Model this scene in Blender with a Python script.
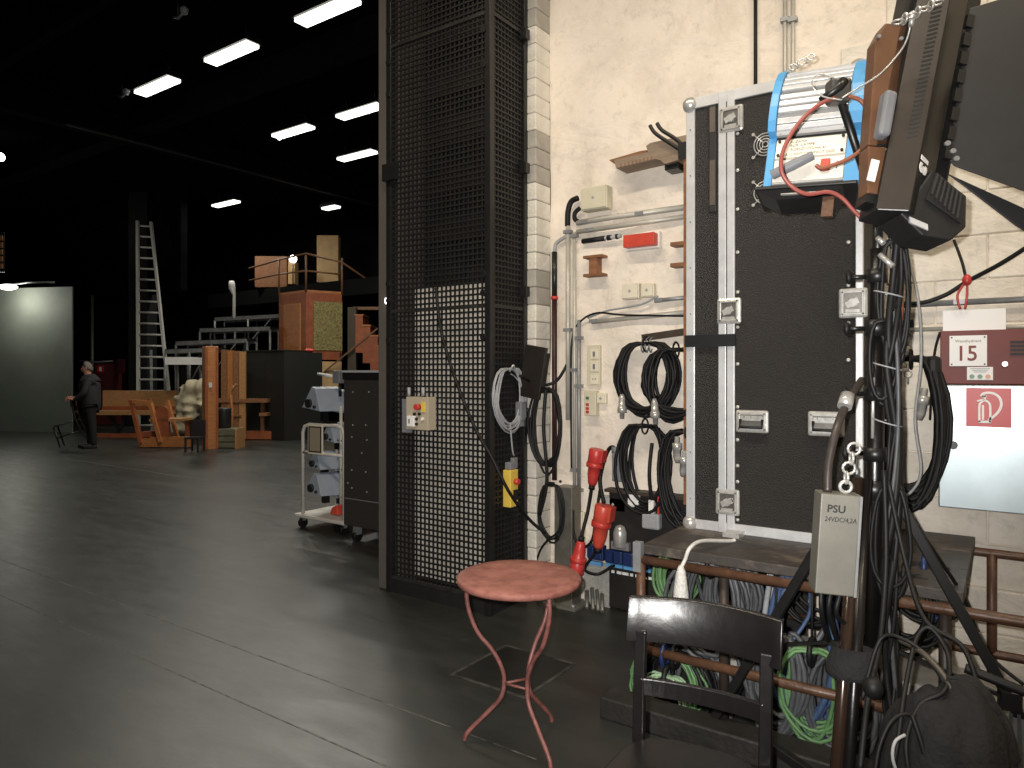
import bpy, math, random
from mathutils import Vector, Matrix
from math import sin, cos, pi, radians as R
SC = bpy.context.scene
COL = SC.collection
for o in list(bpy.data.objects): bpy.data.objects.remove(o)
# ---------------------------------------------------------------- camera, light, exposure
CAMH, FPX, HY = 1.6, 710.0, 372.0
YAW = R(35); CS, SN = cos(YAW), sin(YAW)
cam = bpy.data.cameras.new('camera'); cam.sensor_width = 36; cam.lens = FPX / 1024 * 36
cam.shift_y = (HY - 384) / 1024; cam.clip_start = .05
camo = bpy.data.objects.new('camera', cam); COL.objects.link(camo)
camo.location = (0, 0, CAMH); camo.rotation_euler = (R(90), 0, YAW)
SC.camera = camo
SC.view_settings.view_transform = 'Standard'; SC.view_settings.look = 'None'
SC.view_settings.gamma = 1; SC.view_settings.use_curve_mapping = False
SC.view_settings.exposure = 0.22
W = bpy.data.worlds.new('world'); SC.world = W; W.use_nodes = True
W.node_tree.nodes['Background'].inputs[0].default_value = (.8, .9, 1, 1)
W.node_tree.nodes['Background'].inputs[1].default_value = 0.004
def area(name, loc, sx, sy, power, col=(1, 1, 1), rot=(0, 0, 0), spread=180):
    l = bpy.data.lights.new(name, 'AREA'); l.shape = 'RECTANGLE'; l.size = sx; l.size_y = sy
    l.energy = power; l.color = col; l.spread = R(spread)
    o = bpy.data.objects.new(name, l); COL.objects.link(o); o.location = loc; o.rotation_euler = rot
    return o
# the camera's own flash, just above and left of the lens
fl = bpy.data.lights.new('camera_flash', 'SPOT'); fl.energy = 520; fl.color = (1, .97, .93)
fl.shadow_soft_size = .012; fl.spot_size = R(95); fl.spot_blend = .8
flo = bpy.data.objects.new('camera_flash', fl); COL.objects.link(flo)
flo.location = (-.05 * CS, -.05 * SN, CAMH + .045); flo.rotation_euler = (R(90), 0, YAW)
CEIL = 6.5
WARM = (1, .86, .66); COOL = (1, .97, .86)
# ---------------------------------------------------------------- pixel helpers (direction only; distance from a plane)
def ray(px, py):
    u = (px - 512) / FPX; v = (HY - py) / FPX
    return Vector((-SN + CS * u, CS + SN * u, v))
EYE = Vector((0, 0, CAMH))
def PZ(px, py, z=0.0): d = ray(px, py); return EYE + d * ((z - CAMH) / d.z)
def PY(px, py, y): d = ray(px, py); return EYE + d * (y / d.y)
def PX(px, py, x): d = ray(px, py); return EYE + d * (x / d.x)
def PT(px, py, t): return EYE + ray(px, py) * t
RIGHT = Vector((CS, SN, 0)); UP = Vector((0, 0, 1)); FWD = Vector((-SN, CS, 0))
# ---------------------------------------------------------------- materials
MATS = {}
def mat(name, col, rough=.5, metal=0, var=.0, vs=8, col2=None, bump=0, bs=40, emit=0, alpha=None, coat=0, spec=.5, detail=4, lo=.35, hi=.7, rvar=0, stretch=None):
    if name in MATS: return MATS[name]
    m = bpy.data.materials.new(name); m.use_nodes = True; nt = m.node_tree; N = nt.nodes; L = nt.links
    b = N['Principled BSDF']
    b.inputs['Base Color'].default_value = (*col, 1); b.inputs['Roughness'].default_value = rough
    b.inputs['Metallic'].default_value = metal; b.inputs['Specular IOR Level'].default_value = spec
    b.inputs['Coat Weight'].default_value = coat
    tc = N.new('ShaderNodeTexCoord'); vec = tc.outputs['Object']
    if stretch:
        mp = N.new('ShaderNodeMapping'); mp.inputs['Scale'].default_value = stretch
        L.new(vec, mp.inputs[0]); vec = mp.outputs[0]
    if var or col2:
        n = N.new('ShaderNodeTexNoise'); n.inputs['Scale'].default_value = vs; n.inputs['Detail'].default_value = detail
        n.inputs['Roughness'].default_value = .65
        L.new(vec, n.inputs['Vector'])
        r = N.new('ShaderNodeValToRGB'); r.color_ramp.elements[0].position = lo; r.color_ramp.elements[1].position = hi
        c2 = col2 or tuple(max(0, c * (1 - var)) for c in col)
        r.color_ramp.elements[0].color = (*c2, 1); r.color_ramp.elements[1].color = (*col, 1)
        L.new(n.outputs['Fac'], r.inputs['Fac']); L.new(r.outputs['Color'], b.inputs['Base Color'])
        if rvar:
            mr = N.new('ShaderNodeMapRange'); mr.inputs[3].default_value = rough - rvar; mr.inputs[4].default_value = rough + rvar
            L.new(n.outputs['Fac'], mr.inputs[0]); L.new(mr.outputs[0], b.inputs['Roughness'])
    if bump:
        n2 = N.new('ShaderNodeTexNoise'); n2.inputs['Scale'].default_value = bs; n2.inputs['Detail'].default_value = 5
        L.new(vec, n2.inputs['Vector'])
        bp = N.new('ShaderNodeBump'); bp.inputs['Strength'].default_value = bump; bp.inputs['Distance'].default_value = .02
        L.new(n2.outputs['Fac'], bp.inputs['Height']); L.new(bp.outputs['Normal'], b.inputs['Normal'])
    if emit:
        b.inputs['Emission Color'].default_value = (*col, 1); b.inputs['Emission Strength'].default_value = emit
    MATS[name] = m; return m
def srgb(r, g, b):
    f = lambda c: (c / 255 / 12.92) if c / 255 <= .04045 else ((c / 255 + .055) / 1.055) ** 2.4
    c = (f(r), f(g), f(b)); y = .3 * c[0] + .6 * c[1] + .1 * c[2]
    return tuple(k * .86 + y * .14 for k in c)
black = mat('black_paint', (.012, .012, .013), .55, var=.4, vs=6, bump=.1)
blackg = mat('black_gloss', (.008, .007, .007), .3, var=.3, vs=9, bump=.06, bs=25)
blackm = mat('black_metal', (.012, .012, .012), .38, var=.3, vs=20)
rubber = mat('black_rubber', (.009, .009, .0095), .55, var=.3, vs=30, spec=.3)
cgrey = mat('cable_grey', srgb(84, 86, 90), .5, var=.3, vs=30)
clgrey = mat('cable_light_grey', srgb(160, 162, 165), .5, var=.2, vs=30)
cgreen = mat('cable_green', srgb(98, 146, 88), .5, var=.35, vs=20)
cpgreen = mat('cable_pale_green', srgb(150, 185, 145), .5, var=.35, vs=20)
cblue = mat('cable_blue', srgb(66, 90, 130), .5, var=.25, vs=20)
corange = mat('cable_orange', srgb(150, 84, 58), .5, var=.2)
cwhite = mat('white_cord', srgb(215, 212, 205), .6, var=.15, vs=20)
alu = mat('aluminium', srgb(205, 206, 208), .4, .35, var=.18, vs=14, bump=.03, bs=60)
chrome = mat('chrome', srgb(205, 203, 198), .3, .45, var=.3, vs=30)
steel = mat('galvanised_steel', srgb(150, 152, 154), .42, .35, var=.25, vs=12)
psus = mat('dull_steel', srgb(128, 126, 116), .5, .45, var=.18, vs=9)
rust = mat('rust_brown_paint', srgb(104, 70, 48), .42, .1, var=.45, vs=14, bump=.12, bs=50)
wood_o = mat('orange_wood', srgb(192, 116, 48), .45, var=.35, vs=5, stretch=(1, 1, 5))
wood_y = mat('yellow_wood', srgb(186, 132, 72), .45, var=.25, vs=4, stretch=(1, 6, 6))
wood_b = mat('brown_wood', srgb(150, 96, 52), .6, var=.4, vs=5, stretch=(1, 5, 5), bump=.1)
wood_r = mat('red_brown_wood', srgb(164, 82, 36), .45, var=.35, vs=5)
wood_g = mat('grey_green_wood', srgb(110, 105, 78), .7, var=.4, vs=7)
plywood = mat('plywood', srgb(200, 160, 100), .6, var=.25, vs=4)
beige = mat('beige_plastic', srgb(208, 200, 172), .5, var=.1, vs=12)
ivory = mat('ivory_plastic', srgb(226, 216, 190), .45, var=.08)
whitep = mat('white_paint', srgb(232, 230, 224), .45, var=.08, vs=12)
redp = mat('red_plastic', srgb(205, 40, 32), .38, var=.2, vs=15)
redor = mat('red_orange_plastic', srgb(216, 62, 34), .38, var=.2, vs=15)
redsign = mat('red_sign', srgb(206, 28, 34), .4, var=.1)
darkred = mat('red_brown_enamel', srgb(116, 40, 32), .55, var=.18, vs=6)
bluep = mat('blue_plastic', srgb(26, 48, 98), .4, var=.2)
lblue = mat('light_blue_plastic', srgb(80, 150, 205), .4)
sky = mat('cyan_blue_paint', srgb(62, 152, 210), .4, var=.12, vs=10)
yellow = mat('yellow_plastic', srgb(226, 190, 30), .4, var=.15)
ink = mat('ink_black', (.01, .01, .01), .6)
inkg = mat('ink_pencil', srgb(120, 110, 100), .7)
inkr = mat('ink_maroon', srgb(130, 56, 50), .6)
pplate = mat('plate_white', srgb(226, 224, 222), .45)
carpet = mat('case_laminate', srgb(40, 35, 33), .5, var=.6, vs=170, bump=.6, bs=190, detail=2)
brownm = mat('brown_paint_metal', srgb(112, 74, 46), .4, .1, var=.25, vs=8)
bmetal = mat('brown_black_metal', srgb(56, 48, 42), .42, .1, var=.25, vs=9)
greyp = mat('grey_plastic', srgb(120, 122, 128), .45, var=.15)
clothb = mat('black_cloth', (.009, .009, .0105), .9, var=.4, vs=14, bump=.4, bs=60)
cream = mat('cream_cloth', srgb(196, 182, 148), .9, var=.25, vs=6, bump=.3, bs=30)
lampgrey = mat('lantern_grey', srgb(150, 160, 176), .45, var=.12)
glow = mat('lamp_glow', (1, .96, .86), .5, emit=2.5)
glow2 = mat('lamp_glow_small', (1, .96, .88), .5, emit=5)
green_led = mat('green_dot', srgb(50, 110, 70), .4)
orange_led = mat('orange_dot', srgb(200, 120, 40), .4)
darkgrey = mat('dark_grey_paint', srgb(64, 62, 58), .6, var=.2, vs=3, bump=.08, bs=12)
# ---------------------------------------------------------------- mesh builder
def perp(d):
    d = d.normalized(); a = Vector((0, 0, 1)) if abs(d.z) < .9 else Vector((1, 0, 0))
    x = d.cross(a).normalized(); return x, d.cross(x).normalized()
class MB:
    def __init__(s): s.v = []; s.f = []; s.sm = []
    def add(s, v, f, sm=False):
        n = len(s.v); s.v += [Vector(p) for p in v]; s.f += [tuple(i + n for i in q) for q in f]; s.sm += [sm] * len(f); return s
    def box(s, x0, x1, y0, y1, z0, z1):
        v = [(x, y, z) for x in (x0, x1) for y in (y0, y1) for z in (z0, z1)]
        return s.add(v, [(0, 1, 3, 2), (4, 6, 7, 5), (0, 4, 5, 1), (2, 3, 7, 6), (0, 2, 6, 4), (1, 5, 7, 3)])
    def cbox(s, c, dx, dy, dz): return s.box(c[0] - dx / 2, c[0] + dx / 2, c[1] - dy / 2, c[1] + dy / 2, c[2] - dz / 2, c[2] + dz / 2)
    def obox(s, c, ax, ay, az):     # half-extent vectors
        c, ax, ay, az = map(Vector, (c, ax, ay, az))
        v = [c + ax * i + ay * j + az * k for i in (-1, 1) for j in (-1, 1) for k in (-1, 1)]
        return s.add(v, [(0, 1, 3, 2), (4, 6, 7, 5), (0, 4, 5, 1), (2, 3, 7, 6), (0, 2, 6, 4), (1, 5, 7, 3)])
    def bar(s, p0, p1, w, h, up=(0, 0, 1)):
        p0, p1 = Vector(p0), Vector(p1); d = (p1 - p0); up = Vector(up)
        x = d.cross(up)
        if x.length < 1e-6: x = d.cross(Vector((0, 1, 0)))
        x.normalize(); z = x.cross(d).normalized()
        return s.obox((p0 + p1) / 2, d / 2, x * w / 2, z * h / 2)
    def tube(s, pts, r, n=8, closed=False, cap=True):
        pts = [Vector(p) for p in pts]; m = len(pts); rr = r if isinstance(r, (list, tuple)) else [r] * m
        v = []; f = []; X = None
        for i, p in enumerate(pts):
            a = pts[(i - 1) % m] if (closed or i > 0) else p; b = pts[(i + 1) % m] if (closed or i < m - 1) else p
            d = (b - a)
            if d.length < 1e-9: d = Vector((0, 0, 1))
            d.normalize()
            if X is None: X, Y = perp(d)
            else:
                X = X - d * X.dot(d)
                X = X.normalized() if X.length > 1e-6 else perp(d)[0]
                Y = d.cross(X)
            for k in range(n):
                t = 2 * pi * k / n; v.append(p + (X * cos(t) + Y * sin(t)) * rr[i])
        for i in range(m if closed else m - 1):
            for k in range(n):
                j = (i + 1) % m; f.append((i * n + k, i * n + (k + 1) % n, j * n + (k + 1) % n, j * n + k))
        s.add(v, f, True)
        if cap and not closed:
            b = len(s.v) - len(v)
            s.f += [tuple(b + k for k in reversed(range(n))), tuple(b + (m - 1) * n + k for k in range(n))]; s.sm += [False, False]
        return s
    def cyl(s, p0, p1, r, n=14, r1=None): return s.tube([p0, p1], [r, r if r1 is None else r1], n)
    def prism(s, poly, ext):
        poly = [Vector(p) for p in poly]; ext = Vector(ext); n = len(poly)
        v = poly + [p + ext for p in poly]
        f = [tuple(reversed(range(n))), tuple(range(n, 2 * n))] + [(i, (i + 1) % n, n + (i + 1) % n, n + i) for i in range(n)]
        return s.add(v, f)
    def lathe(s, c, prof, n=24, axis=(0, 0, 1)):
        c = Vector(c); d = Vector(axis).normalized(); X, Y = perp(d); v = []; f = []; m = len(prof)
        for r, h in prof:
            for k in range(n):
                t = 2 * pi * k / n; v.append(c + d * h + (X * cos(t) + Y * sin(t)) * r)
        for i in range(m - 1):
            for k in range(n): f.append((i * n + k, i * n + (k + 1) % n, (i + 1) * n + (k + 1) % n, (i + 1) * n + k))
        b = len(s.v); s.add(v, f, True)
        s.f += [tuple(b + k for k in reversed(range(n))), tuple(b + (m - 1) * n + k for k in range(n))]; s.sm += [False] * 2
        return s
    def ball(s, c, r, n=10, sq=(1, 1, 1)):
        c = Vector(c); v = []; f = []
        for i in range(n + 1):
            th = pi * i / n
            for k in range(n): v.append(c + Vector((r * sq[0] * sin(th) * cos(2 * pi * k / n), r * sq[1] * sin(th) * sin(2 * pi * k / n), r * sq[2] * cos(th))))
        for i in range(n):
            for k in range(n): f.append((i * n + k, (i + 1) * n + k, (i + 1) * n + (k + 1) % n, i * n + (k + 1) % n))
        return s.add(v, f, True)
    def ring(s, c, axis, R_, r, n=24, k=8):
        X, Y = perp(Vector(axis)); c = Vector(c)
        return s.tube([c + (X * cos(2 * pi * i / n) + Y * sin(2 * pi * i / n)) * R_ for i in range(n)], r, k, closed=True)
    def grid(s, fn, nu, nv, smooth=True):
        v = [fn(i / nu, j / nv) for i in range(nu + 1) for j in range(nv + 1)]
        f = [(i * (nv + 1) + j, (i + 1) * (nv + 1) + j, (i + 1) * (nv + 1) + j + 1, i * (nv + 1) + j + 1) for i in range(nu) for j in range(nv)]
        return s.add(v, f, smooth)
    def build(s, name, m, parent=None, label=None, bevel=0, solid=0, sub=0):
        off = Vector((0, 0, 0))
        if parent is not None: off = ORG.get(parent.name, off)
        me = bpy.data.meshes.new(name)
        me.from_pydata([p - off for p in s.v], [], s.f); me.update()
        me.polygons.foreach_set('use_smooth', s.sm)
        o = bpy.data.objects.new(name, me); COL.objects.link(o); me.materials.append(m)
        if parent is not None: o.parent = parent; ORG[o.name] = off
        if label: o['label'] = label
        if solid: md = o.modifiers.new('s', 'SOLIDIFY'); md.thickness = solid
        if sub: md = o.modifiers.new('u', 'SUBSURF'); md.levels = sub; md.render_levels = sub
        if bevel: md = o.modifiers.new('b', 'BEVEL'); md.width = bevel; md.segments = 2; md.limit_method = 'ANGLE'
        return o
ORG = {}
def tag(o, label, cat, group=None, kind=None):
    o['label'] = label; o['category'] = cat
    if group: o['group'] = group
    if kind: o['kind'] = kind
    return o
def thing(name, label, cat, loc=(0, 0, 0), group=None, world=True, mtx=None, rotz=0):
    o = bpy.data.objects.new(name, None); COL.objects.link(o); o.empty_display_size = .1
    o['label'] = label; o['category'] = cat
    if group: o['group'] = group
    if mtx is not None: o.matrix_world = mtx
    else:
        o.location = loc; o.rotation_euler = (0, 0, rotz)
        if world: ORG[o.name] = Vector(loc)
    return o
def single(mb, name, m, label, cat, group=None, bevel=0, solid=0, sub=0):
    """a thing that is one mesh, its origin at its base"""
    xs = [p.x for p in mb.v]; ys = [p.y for p in mb.v]; zs = [p.z for p in mb.v]
    c = Vector(((min(xs) + max(xs)) / 2, (min(ys) + max(ys)) / 2, min(zs)))
    mb.v = [p - c for p in mb.v]
    o = mb.build(name, m, None, None, bevel, solid, sub); o.location = c; ORG[o.name] = Vector(c)
    # children of a single-mesh thing are authored in world space too
    return tag(o, label, cat, group)
def struct(mb, name, m, bevel=0, sub=0):
    o = mb.build(name, m, None, None, bevel, 0, sub); o['kind'] = 'structure'; return o
def copy_tree(o, parent=None):
    c = o.copy(); COL.objects.link(c); c.parent = parent
    if o.name in ORG: ORG[c.name] = ORG[o.name]
    for ch in [x for x in bpy.data.objects if x.parent == o]: copy_tree(ch, c)
    return c
def share(o, loc, parent):
    c = o.copy(); COL.objects.link(c); c.parent = parent; c.location = loc; return c
def spline(pts, n=8, closed=False):
    pts = [Vector(p) for p in pts]; m = len(pts); out = []
    for i in range(m if closed else m - 1):
        g = lambda k: pts[k % m] if closed else pts[min(max(k, 0), m - 1)]
        a, b, c, d = g(i - 1), g(i), g(i + 1), g(i + 2)
        for j in range(n):
            t = j / n
            out.append(.5 * ((2 * b) + (c - a) * t + (2 * a - 5 * b + 4 * c - d) * t * t + (3 * b - a - 3 * c + d) * t ** 3))
    if not closed: out.append(pts[-1])
    return out
def cable_mb(pts, r, n=6, seg=7, mb=None): return (mb or MB()).tube(spline(pts, n), r, seg)
def coil_mb(c, ax, up, rw, rh, loops, r, jit, seed, thick=.03, pts=22, seg=6, tear=.0):
    """loops of cable about c in the plane of ax and up"""
    rng = random.Random(seed); c = Vector(c); ax = Vector(ax).normalized(); up = Vector(up).normalized(); nn = ax.cross(up)
    mb = MB(); path = []
    for l in range(loops):
        a = rw * (1 + rng.uniform(-jit, jit)); b = rh * (1 + rng.uniform(-jit, jit)); o = nn * rng.uniform(-thick, thick) ; ox = ax * rng.uniform(-jit, jit) * rw * .6
        ph = rng.uniform(0, 6.28)
        for k in range(pts):
            t = pi / 2 + 2 * pi * k / pts
            w = 1 - tear * max(0, sin(t))
            wob = 1 + jit * .25 * sin(3 * t + ph)
            top = max(0, sin(t)) ** 3
            path.append(c + ax * cos(t) * a * w * wob + up * ((sin(t) * b * wob) * (1 - top) + top * rh * (1 - rng.uniform(0, .04))) + o * (1 - .6 * top) + ox * (1 - top))
    return mb.tube(path, r, seg)
def text_obj(s, p, ax, up, size, m, parent, name='lettering', extrude=.0008, align='LEFT', bold=0, label=None, xs=1):
    cu = bpy.data.curves.new('t', 'FONT'); cu.body = s; cu.size = size; cu.extrude = extrude; cu.align_x = align; cu.offset = bold; cu.resolution_u = 3
    t = bpy.data.objects.new('t', cu); COL.objects.link(t)
    dg = bpy.context.evaluated_depsgraph_get(); me = bpy.data.meshes.new_from_object(t.evaluated_get(dg))
    bpy.data.objects.remove(t); bpy.data.curves.remove(cu)
    ax = Vector(ax).normalized(); up = Vector(up).normalized(); nz = ax.cross(up); p = Vector(p)
    off = ORG.get(parent.name, Vector((0, 0, 0)))
    for v in me.vertices: v.co = p + ax * v.co.x * xs + up * v.co.y + nz * v.co.z - off
    me.materials.clear(); me.materials.append(m)
    o = bpy.data.objects.new(name, me); COL.objects.link(o); o.parent = parent; ORG[o.name] = off
    if label: o['label'] = label
    return o
XA, YA, ZA = Vector((1, 0, 0)), Vector((0, 1, 0)), Vector((0, 0, 1))
# ================================================================ THE SETTING
WY = 4.35          # front of the plastered wall
# --- floor
def floor_mat():
    m = mat('stage_floor', (.024, .025, .022), .36, var=.0, vs=.8)
    nt = m.node_tree; N = nt.nodes; L = nt.links; b = N['Principled BSDF']
    tc = N.new('ShaderNodeTexCoord')
    n1 = N.new('ShaderNodeTexNoise'); n1.inputs['Scale'].default_value = .9; n1.inputs['Detail'].default_value = 6; n1.inputs['Roughness'].default_value = .7
    mp = N.new('ShaderNodeMapping'); mp.inputs['Scale'].default_value = (.55, 1.6, 1); L.new(tc.outputs['Object'], mp.inputs[0])
    L.new(mp.outputs[0], n1.inputs['Vector'])
    r1 = N.new('ShaderNodeValToRGB'); r1.color_ramp.elements[0].position = .3; r1.color_ramp.elements[1].position = .75
    r1.color_ramp.elements[0].color = (.011, .011, .010, 1); r1.color_ramp.elements[1].color = (.044, .046, .040, 1)
    L.new(n1.outputs['Fac'], r1.inputs[0])
    n2 = N.new('ShaderNodeTexNoise'); n2.inputs['Scale'].default_value = 5; n2.inputs['Detail'].default_value = 8; n2.inputs['Roughness'].default_value = .75
    L.new(mp.outputs[0], n2.inputs['Vector'])
    r2 = N.new('ShaderNodeValToRGB'); r2.color_ramp.elements[0].position = .62; r2.color_ramp.elements[1].position = .85
    r2.color_ramp.elements[0].color = (0, 0, 0, 1); r2.color_ramp.elements[1].color = (1, 1, 1, 1)
    L.new(n2.outputs['Fac'], r2.inputs[0])
    mx = N.new('ShaderNodeMixRGB'); mx.inputs[2].default_value = (.12, .12, .105, 1)
    L.new(r2.outputs[0], mx.inputs[0]); L.new(r1.outputs[0], mx.inputs[1])
    L.new(mx.outputs[0], b.inputs['Base Color'])
    mr = N.new('ShaderNodeMapRange'); mr.inputs[3].default_value = .24; mr.inputs[4].default_value = .55
    L.new(n2.outputs['Fac'], mr.inputs[0]); L.new(mr.outputs[0], b.inputs['Roughness'])
    bp = N.new('ShaderNodeBump'); bp.inputs['Strength'].default_value = .12; bp.inputs['Distance'].default_value = .01
    L.new(n2.outputs['Fac'], bp.inputs['Height']); L.new(bp.outputs[0], b.inputs['Normal'])
    return m
floor = struct(MB().box(-32, 3, -4, 18, -.1, 0), 'floor', floor_mat())
scuff = mat('worn_floor_seam', srgb(92, 92, 84), .6, var=.75, vs=14, col2=(.016, .016, .015), lo=.42, hi=.62)
MB().box(-12, -.9, 2.062, 2.069, .0001, .0008).build('floor_seam', scuff, floor)
MB().box(-12, -1.6, 2.456, 2.464, .0001, .0008).build('floor_seam', scuff, floor)
MB().box(-24, -9.5, 5.99, 6.02, .0001, .0008).build('floor_seam', scuff, floor)
q = [PZ(*p) for p in ((448, 675), (510, 648), (577, 665), (521, 693))]
# floor hatch: plate in a worn frame
hx0, hx1, hy0, hy1 = -2.40, -1.96, 2.90, 3.37
MB().box(hx0, hx1, hy0, hy1, .0002, .002).build('floor_hatch', mat('hatch_plate', (.013, .013, .012), .45, var=.5, vs=9), floor)
for a in ((hx0 - .02, hx1 + .02, hy0 - .02, hy0), (hx0 - .02, hx1 + .02, hy1, hy1 + .02), (hx0 - .02, hx0, hy0, hy1), (hx1, hx1 + .02, hy0, hy1)):
    MB().box(*a, .0002, .003).build('hatch_frame', mat('hatch_frame_worn', srgb(74, 73, 68), .6, var=.7, vs=12, col2=(.012, .012, .012)), floor)
# --- plaster
def plaster(name, c1, c2, seed=0):
    m = mat(name, c1, .85)
    nt = m.node_tree; N = nt.nodes; L = nt.links; b = N['Principled BSDF']
    tc = N.new('ShaderNodeTexCoord'); mp = N.new('ShaderNodeMapping'); mp.inputs['Location'].default_value = (seed, seed * .7, 0); L.new(tc.outputs['Object'], mp.inputs[0])
    n1 = N.new('ShaderNodeTexNoise'); n1.inputs['Scale'].default_value = 1.7; n1.inputs['Detail'].default_value = 8; n1.inputs['Roughness'].default_value = .7; L.new(mp.outputs[0], n1.inputs['Vector'])
    r = N.new('ShaderNodeValToRGB'); r.color_ramp.elements[0].position = .28; r.color_ramp.elements[1].position = .55
    r.color_ramp.elements[0].color = (*c2, 1); r.color_ramp.elements[1].color = (*c1, 1); L.new(n1.outputs['Fac'], r.inputs[0])
    # dirty grey scuffs
    n3 = N.new('ShaderNodeTexNoise'); n3.inputs['Scale'].default_value = 9; n3.inputs['Detail'].default_value = 9; n3.inputs['Roughness'].default_value = .8; L.new(mp.outputs[0], n3.inputs['Vector'])
    r3 = N.new('ShaderNodeValToRGB'); r3.color_ramp.elements[0].position = .53; r3.color_ramp.elements[1].position = .74
    r3.color_ramp.elements[0].color = (0, 0, 0, 1); r3.color_ramp.elements[1].color = (.55, .55, .55, 1); L.new(n3.outputs['Fac'], r3.inputs[0])
    mx = N.new('ShaderNodeMixRGB'); mx.inputs[2].default_value = (*srgb(150, 142, 130), 1); L.new(r3.outputs[0], mx.inputs[0]); L.new(r.outputs[0], mx.inputs[1]); L.new(mx.outputs[0], b.inputs['Base Color'])
    mp2 = N.new('ShaderNodeMapping'); mp2.inputs['Scale'].default_value = (1, 1, 1.5); mp2.inputs['Rotation'].default_value = (0, .35, 0); L.new(tc.outputs['Object'], mp2.inputs[0])
    n2 = N.new('ShaderNodeTexNoise'); n2.inputs['Scale'].default_value = 2.2; n2.inputs['Detail'].default_value = 6; n2.inputs['Roughness'].default_value = .5; n2.inputs['Distortion'].default_value = .5; L.new(mp2.outputs[0], n2.inputs['Vector'])
    bp = N.new('ShaderNodeBump'); bp.inputs['Strength'].default_value = .55; bp.inputs['Distance'].default_value = .1
    L.new(n2.outputs['Fac'], bp.inputs['Height']); L.new(bp.outputs[0], b.inputs['Normal'])
    return m
plas = plaster('cream_plaster', srgb(234, 221, 205), srgb(210, 196, 178))
plas2 = plaster('cream_blockwork', srgb(230, 221, 206), srgb(206, 196, 180), 3)
PXC = -2.71        # right flank of the pier
rng = random.Random(4)
def wallface(u, v):
    x = PXC + (1.4 - PXC) * u; z = 6.5 * v
    d = .012 * sin(3.1 * x + 2 * sin(2.3 * z)) * sin(2.7 * z + 1.3 * x) + .006 * sin(11 * x + 5 * z) * sin(7 * z - 4 * x)
    return Vector((x, WY + d * min(1, max(0, (-.4 - x) * 2)) , z))
wall = MB().grid(wallface, 70, 110)
wall.add([(PXC, WY + .3, 0), (1.4, WY + .3, 0), (1.4, WY + .3, 6.5), (PXC, WY + .3, 6.5)], [(0, 1, 2, 3)])
wall_back = struct(wall, 'wall_back', plas)
# painted blocks on the part behind the fire cabinet
b0 = None
for i in range(16):
    for j in range(5):
        w, h = .46, .225
        x = -.55 + j * w + (i % 2) * w / 2; z = i * h + .05
        mb = MB().box(-w / 2 + .003, w / 2 - .003, -.012, .02, -h / 2 + .003, h / 2 - .003)
        if b0 is None: b0 = mb.build('wall_block', plas2, wall_back, bevel=.006); b0.location = (x, WY, z + h / 2); 
        else: share(b0, (x, WY + rng.uniform(-.002, .003), z + h / 2), wall_back)
# side wall of the wing, right of and behind the camera
struct(MB().box(2.4, 2.5, -4, WY, 0, 6.5), 'wall_right', mat('wing_wall', srgb(200, 192, 176), .8, var=.2, vs=2))
struct(MB().box(1.4, 2.5, WY, WY + .3, 0, 6.5), 'wall_back_end', plas)
struct(MB().box(-32, 2.5, -4.1, -4, 0, 6.5), 'wall_front', black)
# --- pier of quoins between cage and wall
PYF = 4.16
pier = struct(MB().box(-3.68, PXC - .006, PYF + .006, WY + .3, 0, 6.5), 'wall_pier', mat('mortar', srgb(150, 145, 134), .9))
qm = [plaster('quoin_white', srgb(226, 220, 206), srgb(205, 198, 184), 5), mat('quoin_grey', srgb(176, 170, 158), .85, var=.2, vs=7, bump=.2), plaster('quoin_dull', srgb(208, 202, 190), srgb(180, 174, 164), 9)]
h = .122
qb = {}
for i in range(53):
    z0 = i * h; zc = z0 + h / 2
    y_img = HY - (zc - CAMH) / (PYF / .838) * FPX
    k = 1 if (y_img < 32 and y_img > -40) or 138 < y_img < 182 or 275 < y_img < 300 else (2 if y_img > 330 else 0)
    if k not in qb:
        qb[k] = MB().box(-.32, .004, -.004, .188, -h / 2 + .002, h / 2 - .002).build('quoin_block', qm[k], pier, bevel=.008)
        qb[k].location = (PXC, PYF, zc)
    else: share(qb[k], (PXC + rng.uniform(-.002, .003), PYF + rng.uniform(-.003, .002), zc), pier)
# --- proscenium edge: plain dark grey post, left of the cage
struct(MB().box(-3.83, -3.725, 3.74, 5.2, 0, 6.5), 'wall_proscenium', mat('proscenium_grey', srgb(84, 79, 73), .7, var=.15, vs=2.5, bump=.1, bs=8), bevel=.01)
single(MB().cyl(PY(389, 301, 3.74), PY(389, 301, 3.74) - YA * .02, .026, 16), 'reflector_disc', glow2, 'small round white reflector disc with painted-in glint on the grey proscenium edge', 'lamp')  # round reflector; its flash glint is put in as emission
struct(MB().box(-3.86, -3.68, 5.2, 16, 0, 6.5), 'wall_stage_side', black)
# --- the stage house
blk = mat('stage_black', (.006, .006, .0065), 1, var=.3, vs=2, spec=0)
blk2 = mat('stage_black_drape', (.007, .007, .0075), 1, var=.4, vs=3, spec=0)
struct(MB().box(-32, 2.5, -4, 18, CEIL + .45, CEIL + .6), 'ceiling', blk)
struct(MB().box(-32, -3.7, 15.8, 16, 0, CEIL + .5), 'wall_stage_back', blk)
struct(MB().box(-32, -31.8, -4, 16, 0, CEIL + .5), 'wall_stage_far', blk)
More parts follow.
